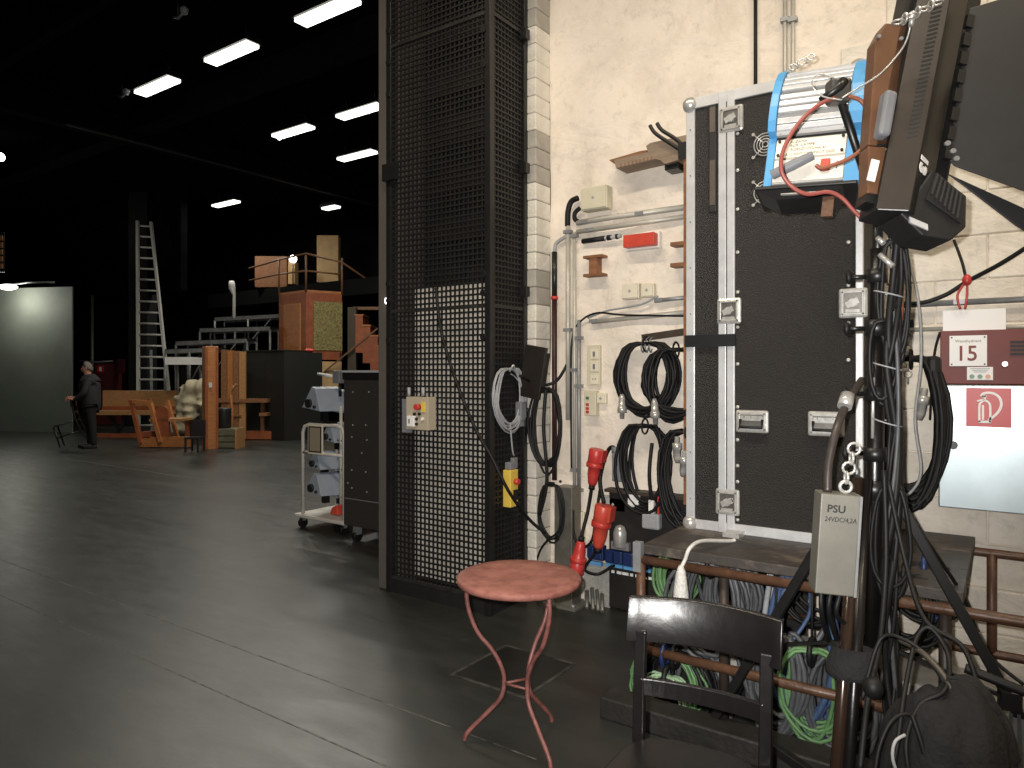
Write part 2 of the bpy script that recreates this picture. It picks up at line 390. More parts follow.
# overhead beams across the stage
bm_ = mat('beam_black', (.009, .009, .009), 1, var=.3, vs=3, spec=.05)
struct(MB().box(-15.5, -15.2, 2, 15.8, CEIL - .02, CEIL + .45), 'trim_1', bm_)
struct(MB().box(-15.16, -15.12, 6.4, 15.0, CEIL - .06, CEIL - .02), 'trim_2', mat('beam_edge', (.03, .03, .03), .5))
struct(MB().box(-31, -3.9, 7.5, 7.9, CEIL + .1, CEIL + .45), 'trim_3', bm_)
struct(MB().box(-31, -3.9, 4.6, 4.75, CEIL + .05, CEIL + .2), 'trim_4', bm_)
# black masking column and drape folds behind the ladder
p = PZ(148, 434)
cc0 = PT(143, 372, 21.2); cc0.z = (CEIL + .4) / 2
struct(MB().obox(cc0, RIGHT * .27, FWD * .3, ZA * (CEIL + .4) / 2), 'wall_column', mat('column_black', (.022, .022, .022), .9, var=.2, vs=2, spec=.1))
struct(MB().box(-32, p.x - .9, p.y + 1.4, p.y + 1.6, 3.9, CEIL + .4), 'wall_header', blk2)
# grey painted flat at the left
YG = 8.3
gx = PY(72, 433, YG).x
gtop = PY(60, 287, YG).z
ga, gb_ = PT(-60, 372, 19.6), PT(72, 372, 18.8); ga.z = gb_.z = 0
struct(MB().prism([ga, gb_, gb_ + FWD * .05, ga + FWD * .05], ZA * 3.86), 'wall_grey_flat', mat('grey_flat_paint', srgb(112, 120, 110), .7, var=.2, vs=1.2, bump=.1, bs=5))
# gallery slab high at the back
g0 = PT(300, 288.5, 22); g0.y -= .6
struct(MB().box(g0.x - 4, g0.x + 9, g0.y, g0.y + 2.5, g0.z - .45, g0.z), 'trim_gallery', mat('gallery_black', (.007, .007, .0075), 1, spec=.05))
# --- ceiling lights: housings with glowing diffusers
def tube_light(x, y, z, L, label, power=90, group='stage ceiling lights'):
    t = thing('ceiling_light', label, 'ceiling light', (x, y, z), group)
    MB().box(x - L / 2 - .03, x + L / 2 + .03, y - .15, y + .15, z + .03, z + .12).build('housing', blackm, t)
    MB().box(x - L / 2, x + L / 2, y - .11, y + .11, z - .02, z + .03).build('diffuser', glow, t, 'glowing white diffuser')
    for s in (-1, 1): MB().cyl((x + s * L * .35, y, z + .12), (x + s * L * .35, y, CEIL + .46), .012, 6).build('hanger', blackm, t)
    a = area('ceiling_light_source', (x, y, z - .01), L, .2, power, COOL); a.parent = t; a.location = (0, 0, -.03)
LT = [((327, 12), 'glowing strip light at the top of the front row, nearest the mesh cage', 1.5),
      ((231, 54), 'glowing strip light in the middle of the front row of three', 1.5),
      ((157, 87), 'glowing strip light at the far end of the front row, above a ladder', 1.5),
      ((360, 112), 'glowing strip light of the second row, half cut by the grey proscenium edge', 1.5),
      ((293, 132), 'glowing strip light of the second row with a small bracket under it', 1.5),
      ((357, 156), 'glowing strip light lowest beside the grey proscenium edge', 1.5),
      ((226, 204), 'lone glowing strip light hanging above the steel decks', 1.5)]
for (px, py), lb, L_ in LT:
    p = PZ(px, py, CEIL); tube_light(p.x, p.y, p.z, 1.1, lb, 70)
p = PT(331, 208, 20); tube_light(p.x, p.y, p.z, .55, 'short dim strip light far back above the gallery boxes', 8)
# fixtures of the wing itself, overhead
for i, (x, y) in enumerate(((-.9, 1.2), (-2.9, 1.2), (.9, 2.4))):
    t = thing('ceiling_light', ['warm strip light over the wing, above the chair', 'warm strip light over the wing, above the floor hatch', 'warm strip light over the wing, above the fire cabinet'][i], 'ceiling light', (x, y, 5.4), 'wing ceiling lights')
    MB().box(x - .78, x + .78, y - .15, y + .15, 5.43, 5.5).build('housing', blackm, t)
    MB().box(x - .75, x + .75, y - .12, y + .12, 5.4, 5.43).build('diffuser', glow, t)
    for s in (-.5, .5): MB().cyl((x + s, y, 5.5), (x + s, y, CEIL + .46), .012, 6).build('hanger', blackm, t)
    a = area('wing_light_source', (0, 0, 0), 1.5, .24, (70, 60, 60)[i], WARM); a.parent = t; a.location = (0, 0, -.012)
# bulkhead lamp over the grey flat
p = PT(8, 287, 18.4)
t = thing('bulkhead_lamp', 'oval white work lamp glowing over the grey flat', 'lamp', p)
MB().ball(p, .2, 12, (1.5, 1, .35)).build('shade', glow2, t)
MB().tube([p + Vector((0, 0, .05)), p + Vector((.5, .3, .12)), p + Vector((1.2, .6, .1))], .025, 6).build('arm', steel, t)
l = bpy.data.lights.new('bulkhead_source', 'POINT'); l.energy = 45; l.color = (1, .97, .86); l.shadow_soft_size = .15
lo = bpy.data.objects.new('bulkhead_source', l); COL.objects.link(lo); lo.parent = t; lo.location = (0, 0, -.28)
p = PY(153, 183, 11.0)
t = thing('spot_lamp', 'small lit work lamp on the dark column above the ladder', 'lamp', p)
MB().ball(p, .1, 10, (1.4, 1, .7)).build('lens', glow2, t); MB().cbox(p + Vector((.05, .1, .12)), .2, .2, .16).build('housing', blackm, t)
p = PT(0, 157, 16)
single(MB().ball(p, .1, 10), 'round_lamp', glow2, 'small round lamp glowing at the left border of the dark stage', 'lamp')
# small dim brackets and spot housings among the lights
for i, (px, py, lb) in enumerate(((122, 97, 'pale spotlight bracket left of the front row of strip lights'), (178, 18, 'tiny dim spotlight housing high in the dark ceiling'), (280, 140, 'small bracket hanging under the second row strip light'))):
    p = PZ(px, py, CEIL - .05); t = thing('spotlight_bracket', lb, 'bracket', p, 'ceiling brackets')
    MB().tube([p + Vector((-.12, 0, .05)), p, p + Vector((.12, .02, .06))], .02, 6).build('arm', steel, t)
    MB().ball(p + Vector((.15, 0, .06)), .06, 8).build('lamp_head', clgrey, t)
    MB().cyl(p, p + ZA * .5, .012, 6).build('hanger', blackm, t)
# ================================================================ MESH CAGE
CX0, CX1, CY0, CY1, CZ0 = -3.70, -2.80, 3.74, 4.15, .11
cage = thing('mesh_cage', 'tall black wire mesh guard cage standing against the white pier', 'cage', (-3.25, 3.95, 0))
levels = [CZ0, 2.04, 3.97, 5.9]
def wires(ax, a0, a1, fixed, z0, z1, step=.0385, w=.0062):
    mb = MB(); n = round((a1 - a0) / step)
    for i in range(1, n):
        a = a0 + (a1 - a0) * i / n
        if ax == 'x': mb.box(a - w, a + w, fixed - .003, fixed + .003, z0, z1)
        else: mb.box(fixed - .003, fixed + .003, a - w, a + w, z0, z1)
    n = round((z1 - z0) / step)
    for i in range(1, n):
        z = z0 + (z1 - z0) * i / n
        if ax == 'x': mb.box(a0, a1, fixed - .008, fixed - .002, z - w, z + w)
        else: mb.box(fixed + .002, fixed + .008, a0, a1, z - w, z + w)
    return mb
wirem = mat('cage_wire', (.016, .015, .014), .5, .2, var=.3, vs=5)
for z0, z1 in zip(levels, levels[1:]):
    o = wires('x', CX0 + .02, CX1 - .02, CY0, z0, z1).build('mesh_panel', wirem, cage); o['kind'] = 'stuff'
    o = wires('y', CY0 + .02, CY1 - .01, CX1, z0, z1).build('mesh_panel', wirem, cage); o['kind'] = 'stuff'
for x, y in ((CX0, CY0), (CX1, CY0), (CX1, CY1 - .01), (CX0, CY1 - .01)):
    MB().box(x - .024, x + .024, y - .024, y + .024, 0, 6.3).build('corner_post', blackm, cage, bevel=.003)
for z in levels:
    MB().box(CX0 + .02, CX1 - .02, CY0 - .014, CY0 + .014, z - .012, z + .012).build('cross_rail', mat('worn_rail', (.05, .047, .043), .4, .4, var=.5, vs=12), cage)
    MB().box(CX1 - .014, CX1 + .014, CY0 + .02, CY1 - .02, z - .012, z + .012).build('cross_rail', blackm, cage)
MB().box(CX0, CX1, CY0 - .01, CY0 + .02, 0, .1).build('kick_plate', black, cage)
MB().box(CX1 - .02, CX1 + .01, CY0, CY1 - .02, 0, .1).build('kick_plate', black, cage)
MB().box(CX0 + .03, CX1 - .03, CY1 - .03, CY1 - .012, 0, 6.3).build('backing_board', black, cage)
# pale sheet and inner guide rails seen through the wires
MB().box(PY(416, 300, 3.86).x, CX1 - .05, 3.85, 3.87, .12, PY(450, 285, 3.86).z).build('pale_inner_sheet', mat('inner_sheet', srgb(206, 198, 184), .7, var=.25, vs=3), cage, 'pale sheet behind the lower mesh')
for px in (400, 405):
    x = PY(px, 300, 3.8).x; MB().box(x - .006, x + .006, 3.79, 3.80, .1, 6.2).build('guide_rail', mat('guide_rail', srgb(120, 116, 110), .4, .5), cage)
for i in range(9):
    z = 2.55 + i * .36; MB().box(CX0 + .12, CX1 - .12, 3.97, 4.03, z, z + .12).build('counterweight', mat('counterweight', srgb(44, 38, 38), .5, .3, var=.4, vs=9), cage)
for z in (1.83, 2.12, 2.24, 3.62, 3.85, 4.08):
    for x in (CX0 + .004, CX1 - .03):
        MB().cyl((x, CY0 - .024, z), (x, CY0 - .036, z), .022, 10).build('clamp_bolt', blackm, cage)
for z in (3.95, 3.02, 2.16, 1.25): MB().box(CX1 + .01, CX1 + .06, CY1 - .07, CY1 - .02, z - .035, z + .035).build('wall_bracket', blackm, cage)
zz = PY(395, 172, CY0).z; MB().box(CX0 - .03, CX0 + .1, CY0 - .06, CY0 - .02, zz - .07, zz + .05).build('lock_plate', blackm, cage)
# beige control box on the mesh
def pbox(px0, px1, py0, py1, Y, d):   # box on a wall-parallel plane, its front at Y, d deep behind it
    a = PY(px0, py1, Y); b = PY(px1, py0, Y); zc0 = PY((px0 + px1) / 2, py1, Y).z; zc1 = PY((px0 + px1) / 2, py0, Y).z
    return (a.x, b.x, Y, Y + d, zc0, zc1)
bx = pbox(406, 428, 397, 430, CY0 - .1, .085)
t = thing('control_box', 'beige control box with red stop button and white socket on the mesh cage', 'control box', ((bx[0] + bx[1]) / 2, bx[2], bx[4]))
MB().box(*bx).build('body', mat('control_beige', srgb(178, 164, 140), .5, var=.1), t, bevel=.004)
def on(px, py, Y): return PY(px, py, Y)
Yf = bx[2]
c = on(419, 407, Yf); MB().cyl(c, c - YA * .035, .021, 14).build('stop_button', redp, t, 'red stop button')
c = on(423.5, 407, Yf); MB().cbox(c - YA * .004, .03, .008, .07).build('yellow_plate', yellow, t)
c = on(412.5, 421, Yf); so = MB().cbox(c - YA * .012, .066, .026, .075).build('socket', whitep, t, 'white socket cover', bevel=.004)
MB().cbox(c - YA * .026 + XA * -.008, .008, .004, .03).build('lever', ink, so)
for px, py, m_ in ((415, 414, ink), (420, 414, ink), (423, 419, whitep), (417, 419, ink), (417, 424, ink)):
    c = on(px, py, Yf); MB().cyl(c, c - YA * .012, .011, 10).build('switch', m_, t)
for px in (409, 423): c = on(px, 396, Yf + .04); MB().cyl(c, c + ZA * .06, .012, 8).build('cable_gland', clgrey, t)
MB().box(bx[0] - .1, bx[0] - .02, bx[3] - .02, bx[3], bx[4] - .03, bx[5] - .02).build('mount_plate', greyp, t)
# coiled light grey cable hung on the cage side
XS = CX1 + .03
def PXs(px, py): return PX(px, py, XS)
c = PXs(509.5, 398); t = thing('grey_cable_coil', 'light grey cable coil hooked on the side of the mesh cage', 'cable coil', c)
coil_mb(c, YA, ZA, .16, .2, 8, .0065, .2, 3, .012).build('loops', clgrey, t)
MB().tube(spline([c + ZA * .18, c + Vector((.03, 0, .22)), c + Vector((.02, .03, .2))], 5), .008, 6).build('hook', chrome, t)
e = PXs(514, 463); cable_mb([c + Vector((.012, -.01, -.17)), c + Vector((.01, .02, -.35)), e + ZA * .05], .006).build('tail', clgrey, t)
MB().cbox(e, .03, .05, .075).build('plug', greyp, t, bevel=.005)
# yellow pendant control
c = PXs(509, 487); t = thing('pendant_control', 'yellow pendant control with red button on the mesh cage side', 'control box', c - ZA * .13)
MB().box(c.x - .02, c.x + .045, c.y - .045, c.y + .045, c.z - .13, c.z + .12).build('body', yellow, t, bevel=.006)
MB().cyl((c.x + .045, c.y + .008, c.z + .04), (c.x + .075, c.y + .008, c.z + .04), .02, 14).build('stop_button', redp, t)
MB().cbox((c.x + .046, c.y + .01, c.z - .05), .006, .05, .07).build('black_plate', ink, t)
MB().cbox((c.x + .01, c.y, c.z + .145), .05, .06, .05).build('cable_entry', greyp, t, bevel=.006)
# small grey junction on the cage side
c = PXs(521, 411); t = thing('junction_box', 'small grey junction box on the mesh cage side below the grey coil', 'junction box', c - ZA * .07)
MB().cbox(c, .05, .07, .13).build('body', greyp, t, bevel=.006); MB().cbox(c - ZA * .08, .035, .045, .05).build('gland', greyp, t)
cable_mb([c + ZA * .06, c + Vector((.02, .01, .14)), PXs(516, 378), PXs(511, 374)], .004).build('lead', clgrey, t)
# tilted black panel at the pier
c = PY(533, 372, 4.06); t = thing('wall_panel', 'small tilted dark metal panel fixed to the pier beside the cage', 'panel', c - ZA * .2)
axp = Vector((.98, 0, -.17)); MB().obox(c, axp * .085, YA * .012, Vector((.17, 0, .98)) * .18).build('plate', mat('panel_dark', srgb(42, 36, 32), .4, .2, var=.3), t, bevel=.003)
MB().obox(c + YA * .05, axp * .06, YA * .04, Vector((.17, 0, .98)) * .14).build('bracket', blackm, t)
# thick black cable slung from inside the cage down to the post
single(cable_mb([PY(436, 288, 3.68), PY(441, 330, 3.68), PY(455, 378, 3.67), PY(475, 428, 3.66), PY(492, 458, 3.66), PY(508, 490, 3.72), PY(528, 518, 3.9), PY(545, 533, 4.0)], .011), 'slung_cable', rubber, 'thick black cable slung diagonally across the mesh cage to the steel post', 'cable')
# ================================================================ WALL FITTINGS
Wf = WY - .005
def pipe(pts, r, m, name, label, cat='pipe', clips=None, cap=None):
    t = thing(name, label, cat, Vector(pts[0]))
    MB().tube(pts, r, 10).build('tube', m, t)
    for c in (clips or []):
        MB().obox(c, XA * (r + .012), YA * .02, ZA * .012).build('clip', steel, t)
    return t
conduit = mat('conduit_grey', srgb(190, 186, 174), .45, .25, var=.15, vs=10)
Yp = WY - .03
def vp(px, y0, y1, Y=Yp):
    return [Vector((PY(px, 300, Y).x, Y, PY(px, y0, Y).z)), Vector((PY(px, 300, Y).x, Y, PY(px, y1, Y).z))]
def clipz(px, ys, Y=Yp): return [PY(px, y, Y) for y in ys]
pipe(vp(568, 226, 420), .017, conduit, 'conduit_pipe', 'pale vertical conduit rising to the black hose of the top junction box', clips=clipz(568, (232, 330)))
pipe(vp(574.5, 232, 500), .013, conduit, 'conduit_pipe', 'long thin pale vertical conduit ending above the steel post', clips=clipz(574.5, (236, 370, 470)))
pipe(vp(579, 320, 500), .014, steel, 'conduit_pipe', 'shorter steel vertical conduit beside the socket strip', clips=clipz(579, (338, 386, 490)))
pipe([PY(577, 223, Yp), PY(600, 219, Yp), PY(690, 206.5, Yp)], .019, conduit, 'conduit_pipe', 'upper sloping pale conduit under the top junction box', clips=[PY(585, 222, Yp), PY(640, 214, Yp)])
pipe([PY(577, 232, Yp), PY(690, 216, Yp)], .016, conduit, 'conduit_pipe', 'lower pale conduit between junction box and red box', clips=[PY(590, 230, Yp)])
pipe([PY(592, 322, Yp), PY(690, 312, Yp)], .016, conduit, 'conduit_pipe', 'pale horizontal conduit below the twin white boxes', clips=[PY(594, 321, Yp)])
pipe([PY(655, 301, Yp), PY(690, 297, Yp)], .014, steel, 'conduit_pipe', 'short grey conduit leaving the twin white boxes', clips=[PY(660, 300, Yp)])
# hose bends from junction box
single(cable_mb([PY(578, 198, Yp), PY(571, 202, Yp), PY(568, 212, Yp), PY(567.5, 226, Yp)], .02, 6, 10), 'hose_bend', rubber, 'outer thick black hose bend at the top junction box', 'hose')
single(cable_mb([PY(580, 208, Yp), PY(575, 213, Yp), PY(575, 219, Yp), PY(580, 223, Yp)], .016, 6, 10), 'hose_bend', rubber, 'inner short black hose bend at the top junction box', 'hose')
# black and red standing pipe
t = thing('standing_pipe', 'black and red vertical pipe on the wall next to the pier', 'pipe', PY(554, 470, Yp))
a, b = vp(554.5, 252, 298); MB().cyl(a, b, .02).build('black_section', blackm, t)
a2, b2 = vp(554.5, 298, 480); MB().cyl(a2, b2, .019).build('lower_section', mat('dark_red_pipe', srgb(60, 20, 22), .45, var=.5, vs=9), t)
MB().cyl(b + ZA * .012, b - ZA * .012, .026).build('joint_ring', redp, t)
cable_mb([a, PY(556, 244, Yp), PY(562, 239, Yp), PY(570, 235, Yp)], .014).build('grey_bend', clgrey, t)
# junction box (top)
def jbox(px0, px1, py0, py1, d, m, name, label, cat='junction box', lid=True):
    bx = pbox(px0, px1, py0, py1, WY - d, d)
    t = thing(name, label, cat, ((bx[0] + bx[1]) / 2, bx[3], bx[4]))
    MB().box(bx[0], bx[1], bx[2] + .012, bx[3], bx[4], bx[5]).build('body', m, t, bevel=.006)
    if lid: MB().box(bx[0] + .006, bx[1] - .006, bx[2], bx[2] + .014, bx[4] + .006, bx[5] - .006).build('lid', m, t, bevel=.004)
    c = ((bx[0] + bx[1]) / 2, bx[2], (bx[4] + bx[5]) / 2)
    if lid: MB().cyl(c, Vector(c) - YA * .002, .012, 4).build('lid_mark', clgrey, t)
    return t, bx
jbox(580, 606, 186, 209, .1, beige, 'junction_box', 'large beige junction box above the pale conduits')
jbox(621, 638, 283, 299, .07, ivory, 'junction_box', 'larger ivory box of the pair under the red box')
jbox(640, 653, 283, 297, .06, ivory, 'junction_box', 'smaller ivory box of the pair under the red box')
t, bx = jbox(623, 654, 233.5, 246, .1, redor, 'red_box', 'bright red rectangular box mounted on the plaster wall', 'box', lid=False)
MB().box(bx[0], bx[1], bx[2], bx[2] + .012, bx[4], bx[5]).build('front_cover', redor, t, bevel=.003)
MB().box(bx[0] - .012, bx[1] + .012, bx[3] - .04, bx[3], bx[4] - .012, bx[5] + .012).build('white_base', whitep, t)
# black sleeve with rings left of red box
t = thing('torch_tube', 'black striped tube clipped to the wall pointing at the red box', 'tube', PY(600, 240, Yp))
a, b = PY(582, 241.5, Yp), PY(621, 236, Yp); d = (b - a)
MB().cyl(a, b, .014).build('tube', clgrey, t)
for s0, s1 in ((.02, .6), (.66, .76), (.88, .93)): MB().cyl(a + d * s0, a + d * s1, .018).build('black_sleeve', rubber, t)
# I-beam stub
t = thing('beam_stub', 'rusty stub of an I-beam sticking out of the plaster', 'beam stub', PY(594, 274, WY))
x0, x1 = PY(583, 265, WY - .08).x, PY(602, 265, WY - .08).x; zt = PY(592, 255, WY - .08).z; zb = PY(592, 276, WY - .08).z
MB().box(x0, x1, WY - .08, WY + .05, zt - .018, zt).build('flange', wood_b, t); MB().box(x0, x1, WY - .08, WY + .05, zb, zb + .018).build('flange', wood_b, t)
MB().box((x0 + x1) / 2 - .03, (x0 + x1) / 2 + .03, WY - .075, WY + .05, zb + .018, zt - .018).build('web', wood_b, t)
for y_ in (244, 265):
    c = PY(681, y_, WY - .06); single(MB().box(c.x - .06, c.x + .04, WY - .09, WY, c.z - .012, c.z + .012), 'steel_ledge', wood_b, 'upper small rusty ledge beside the case' if y_ == 244 else 'lower small rusty ledge beside the case', 'ledge', 'rusty ledges by the case')
# socket strip and small boxes
bx = pbox(587, 600, 345, 386, WY - .03, .03)
t = thing('socket_strip', 'tall ivory strip with two switches and a socket', 'socket strip', ((bx[0] + bx[1]) / 2, WY, bx[4]))
MB().box(*bx).build('back_box', beige, t, bevel=.003)
for py, k in ((354, 's'), (366.5, 's'), (379, 'o')):
    c = PY(594.5, py, WY - .032); pl = MB().cbox(c, .062, .012, .07).build('switch_plate' if k == 's' else 'socket_plate', ivory, t, bevel=.003)
    if k == 's': MB().cbox(c - YA * .008, .014, .01, .034).build('rocker', greyp, pl)
    else:
        for s in (-1, 1): MB().cyl(c + XA * .009 * s - YA * .005, c + XA * .009 * s - YA * .008, .004, 8).build('pin_hole', ink, pl)
t, bx = jbox(583, 595, 390.5, 416, .07, beige, 'signal_box', 'beige signal box with one green and three red lamps', 'control box', lid=False)
for py, m_ in ((398, ink), (404.5, redp), (408.5, redp), (412, redp)):
    c = PY(587.5, py, bx[2] + .012); MB().cbox(c, .022, .012, .018).build('signal_lamp', m_ if m_ is redp else green_led, t)
jbox(596, 605, 393, 404, .05, ivory, 'socket_box', 'small square ivory socket box next to the signal box', 'socket')
# black cable running along the wall
single(cable_mb([PY(571.5, 470, Yp), PY(571, 400, Yp), PY(572, 340, Yp), PY(580, 322, Yp), PY(597, 313, Yp - .02), PY(625, 315, Yp - .02), PY(690, 316, Yp - .01)], .007), 'wall_cable', rubber, 'thin black cable bending from the vertical conduits along the wall', 'cable')
single(cable_mb([PY(588, 318, Yp), PY(606, 311, Yp), PY(622, 308, Yp), PY(642, 304, Yp - .01), PY(658, 296, Yp)], .007), 'wall_cable', clgrey, 'pale cable curving up to the twin ivory boxes', 'cable')
single(cable_mb([PY(520, 376, 3.9), PY(540, 385, 4.2), PY(555, 382, 4.28), PY(563, 372, 4.3), PY(568, 362, Yp)], .011), 'wall_cable', rubber, 'black cable looping from the cage round the standing pipe', 'cable')
# steel post with cable loops
pf = PZ(563, 606); t = thing('steel_post', 'short square galvanised steel post bolted to the floor by the wall', 'post', (pf.x, pf.y + .05, 0))
zt = PY(560, 487, pf.y).z; hw = .07
MB().box(pf.x - hw, pf.x + hw, pf.y, pf.y + .13, .012, zt).build('shaft', mat('post_steel', srgb(140, 136, 126), .38, .6, var=.35, vs=8), t, bevel=.004)
MB().box(pf.x - .13, pf.x + .13, pf.y - .06, pf.y + .19, 0, .014).build('foot_plate', psus, t)
for s in (-1, 1): MB().cyl((pf.x + s * .1, pf.y - .035, .012), (pf.x + s * .1, pf.y - .035, .035), .012, 6).build('bolt', steel, t)
for z in (.25, .55, .85): MB().cyl((pf.x - .02, pf.y, z), (pf.x - .02, pf.y - .006, z), .01, 8).build('rivet', blackm, t)
c = PY(546, 428, 4.12); t = thing('black_cable_coil', 'loose black cable coil hanging beside the pier above the steel post', 'cable coil', c - ZA * .2)
coil_mb(c, XA, ZA, .115, .27, 6, .008, .16, 8, .02).build('loops', rubber, t); MB().cbox(c + ZA * .26, .05, .04, .04).build('tie', rubber, t)
cable_mb([c + Vector((.01, -.02, .26)), c + Vector((.0, -.03, 0)), c + Vector((.02, -.02, -.35)), c + Vector((-.05, 0, -.6))], .012).build('tail', rubber, t)
c = PY(551, 512, pf.y - .03); t = thing('black_cable_coil', 'small black cable loop hanging on the steel post', 'cable coil', c - ZA * .2)
coil_mb(c, XA, ZA, .085, .19, 5, .007, .18, 11, .015).build('loops', rubber, t); MB().cbox(c + ZA * .19, .04, .03, .03).build('tie', rubber, t)
cable_mb([c + Vector((.0, 0, -.17)), c + Vector((-.1, .02, -.28)), c + Vector((-.16, .04, -.45)), Vector((pf.x - .2, pf.y, .02))], .008).build('tail', rubber, t)
# big red plugs
def cee_plug(base, tip, r, m, name, label, flap=True):
    base, tip = Vector(base), Vector(tip); d = tip - base; L_ = d.length; dn = d.normalized()
    t = thing(name, label, 'plug', tip if tip.z < base.z else base)
    MB().lathe(base, [(r * .45, 0), (r * .6, L_ * .08), (r * .8, L_ * .3), (r * .82, L_ * .55), (r * 1.0, L_ * .58), (r * 1.0, L_ * .97), (r * .9, L_)], 14, dn).build('body', m, t)
    MB().lathe(base + dn * L_ * .5, [(r * 1.08, 0), (r * 1.12, L_ * .03), (r * 1.12, L_ * .1), (r * 1.08, L_ * .12)], 14, dn).build('collar', redp, t)
    if flap: MB().obox(base + dn * L_ * .8 + XA * r * 1.05, XA * .01, YA * r * .7, dn * L_ * .17).build('flap', m, t, bevel=.004)
    MB().cyl(base - dn * .03, base, r * .4, 10).build('gland', rubber, t)
    return t
Yq = 4.2
cee_plug(PY(592, 485, Yq), PY(597, 449, Yq), .052, redp, 'red_plug', 'upper bright red power plug hanging by the conduits')
cee_plug(PY(598, 548, Yq - .05), PY(604, 505, Yq - .05), .06, redor, 'red_plug', 'large orange red power coupler hanging in the middle')
cee_plug(PY(581, 541, Yq - .1), PY(576, 574, Yq - .1), .05, redp, 'red_plug', 'lower bright red plug pointing down behind the red table', flap=False)
single(cable_mb([PY(592, 485, Yq), PY(588, 510, Yq), PY(583, 530, Yq - .05), PY(581, 541, Yq - .1)], .012), 'plug_cable', rubber, 'black lead between the upper and lower red plugs', 'cable')
single(cable_mb([PY(604, 503, Yq - .05), PY(600, 480, Yq), PY(606, 455, 4.3), PY(612, 447, 4.3), PY(617, 452, 4.3)], .014), 'plug_cable', rubber, 'black lead from the orange coupler up to the grey socket', 'cable')
single(cable_mb([PY(598, 549, Yq - .05), PY(590, 560, Yq - .05), PY(585, 570, Yq - .05), PY(598, 574, Yq - .05), PY(612, 566, 4.25)], .01), 'plug_cable', rubber, 'black lead looping under the orange coupler', 'cable')
single(cable_mb([PY(573, 510, Yq), PY(574, 535, Yq), PY(582, 547, Yq), PY(592, 540, Yq), PY(596, 515, Yq), PY(600, 490, Yq)], .01), 'plug_cable', rubber, 'black loop of lead left of the orange coupler', 'cable')
t, bx = jbox(611, 621, 452, 482, .1, greyp, 'wall_socket', 'grey industrial wall socket box near the red plugs', 'socket')
MB().cyl(PY(616, 455, bx[2] + .03) + ZA * .01, PY(616, 447, bx[2] + .03), .03, 12).build('inlet', greyp, t)
jbox(600, 626, 497, 512, .06, mat('pale_box', srgb(196, 196, 190), .5, var=.2), 'junction_box', 'pale plastic junction box below the grey socket')
jbox(573, 583, 512, 541, .05, ivory, 'junction_box', 'ivory upright box low on the wall behind the steel post')
# ---- power distribution board behind the bench
bx = pbox(609, 716, 524, 612, WY - .06, .06)
bx = (bx[0], -.95, bx[2], bx[3], .02, .80)
t = thing('power_board', 'black power distribution board with blue sockets behind the bench', 'power board', ((bx[0] + bx[1]) / 2, WY, .02))
MB().box(*bx).build('board', mat('board_black', (.016, .014, .013), .5, var=.3, vs=6), t, bevel=.004)
MB().box(bx[0] - .01, bx[1], bx[2] - .05, bx[3], bx[5], bx[5] + .02).build('top_ledge', mat('ledge_brown', srgb(62, 50, 42), .6, var=.4), t)
Yb = bx[2]
zs_ = PY(640, 560, Yb).z
def schuko(px, py):
    c = PY(px, py, Yb - .02)
    s_ = MB().cbox(c, .075, .045, .085).build('blue_socket', bluep, t, 'dark blue socket', bevel=.008)
    MB().cbox(c - ZA * .06 - YA * .0, .07, .02, .022).build('blue_tag', lblue, s_)
for px, py in ((594 + 17, 556), (618, 557), (629, 559), (646, 561), (686, 569)): schuko(px, py)
c = PY(663, 564, Yb - .02); MB().cyl(c + YA * .02, c - YA * .012, .045, 16).build('round_socket', ivory, t); MB().cbox(c + ZA * .085 + YA * .012, .09, .006, .03).build('name_strip', ivory, t)
c = PY(620, 537, Yb - .03); MB().lathe(c - ZA * .07, [(.03, 0), (.045, .01), (.045, .1), (.03, .14), (.01, .15)], 14).build('chrome_connector', chrome, t); MB().cbox(c - ZA * .06 + YA * .01, .13, .03, .05).build('connector_base', steel, t)
for i in range(11):
    c = PY(613 + i * 6.2, 571.5 + i * 1.15, Yb - .002); MB().cbox(c, .022 + .012 * (i % 3), .004, .018).build('label_strip', pplate, t)
# blue sockets on the left end, pale panel and leaning rods
c = PY(597, 552, 4.27); so = single(MB().cbox(c, .12, .06, .1), 'blue_socket_pair', bluep, 'blue socket pair at the left end under the orange coupler', 'socket', bevel=.008)
MB().cbox(c - ZA * .07 - YA * .02, .1, .03, .025).build('blue_tag', lblue, so)
for s in (-1, 1): MB().cbox(c + XA * .03 * s - YA * .035, .05, .02, .07).build('socket_face', bluep, so, bevel=.006)
pp = pbox(584, 609.5, 562, 606, WY - .025, .025)
single(MB().box(pp[0], pp[1], pp[2], pp[3], 0.0, pp[5]), 'grey_wall_plate', mat('terrazzo', srgb(170, 168, 160), .7, var=.35, vs=60), 'speckled grey plate at the foot of the wall by the rods', 'plate')
for i, (a, b) in enumerate((((587, 591), (592, 607)), ((592, 588), (599, 608)), ((597, 590), (604, 609)), ((602, 594), (608, 610)))):
    p1 = PZ(*b); p1.y = min(p1.y, 4.2); p0 = PY(*a, WY - .045); single(MB().cyl(p1 + ZA * .012, p0, .013, 8), 'steel_rod', psus, ('leftmost', 'second', 'third', 'rightmost')[i] + ' of four short grey rods leaning against the speckled wall plate', 'rod', 'leaning grey rods')
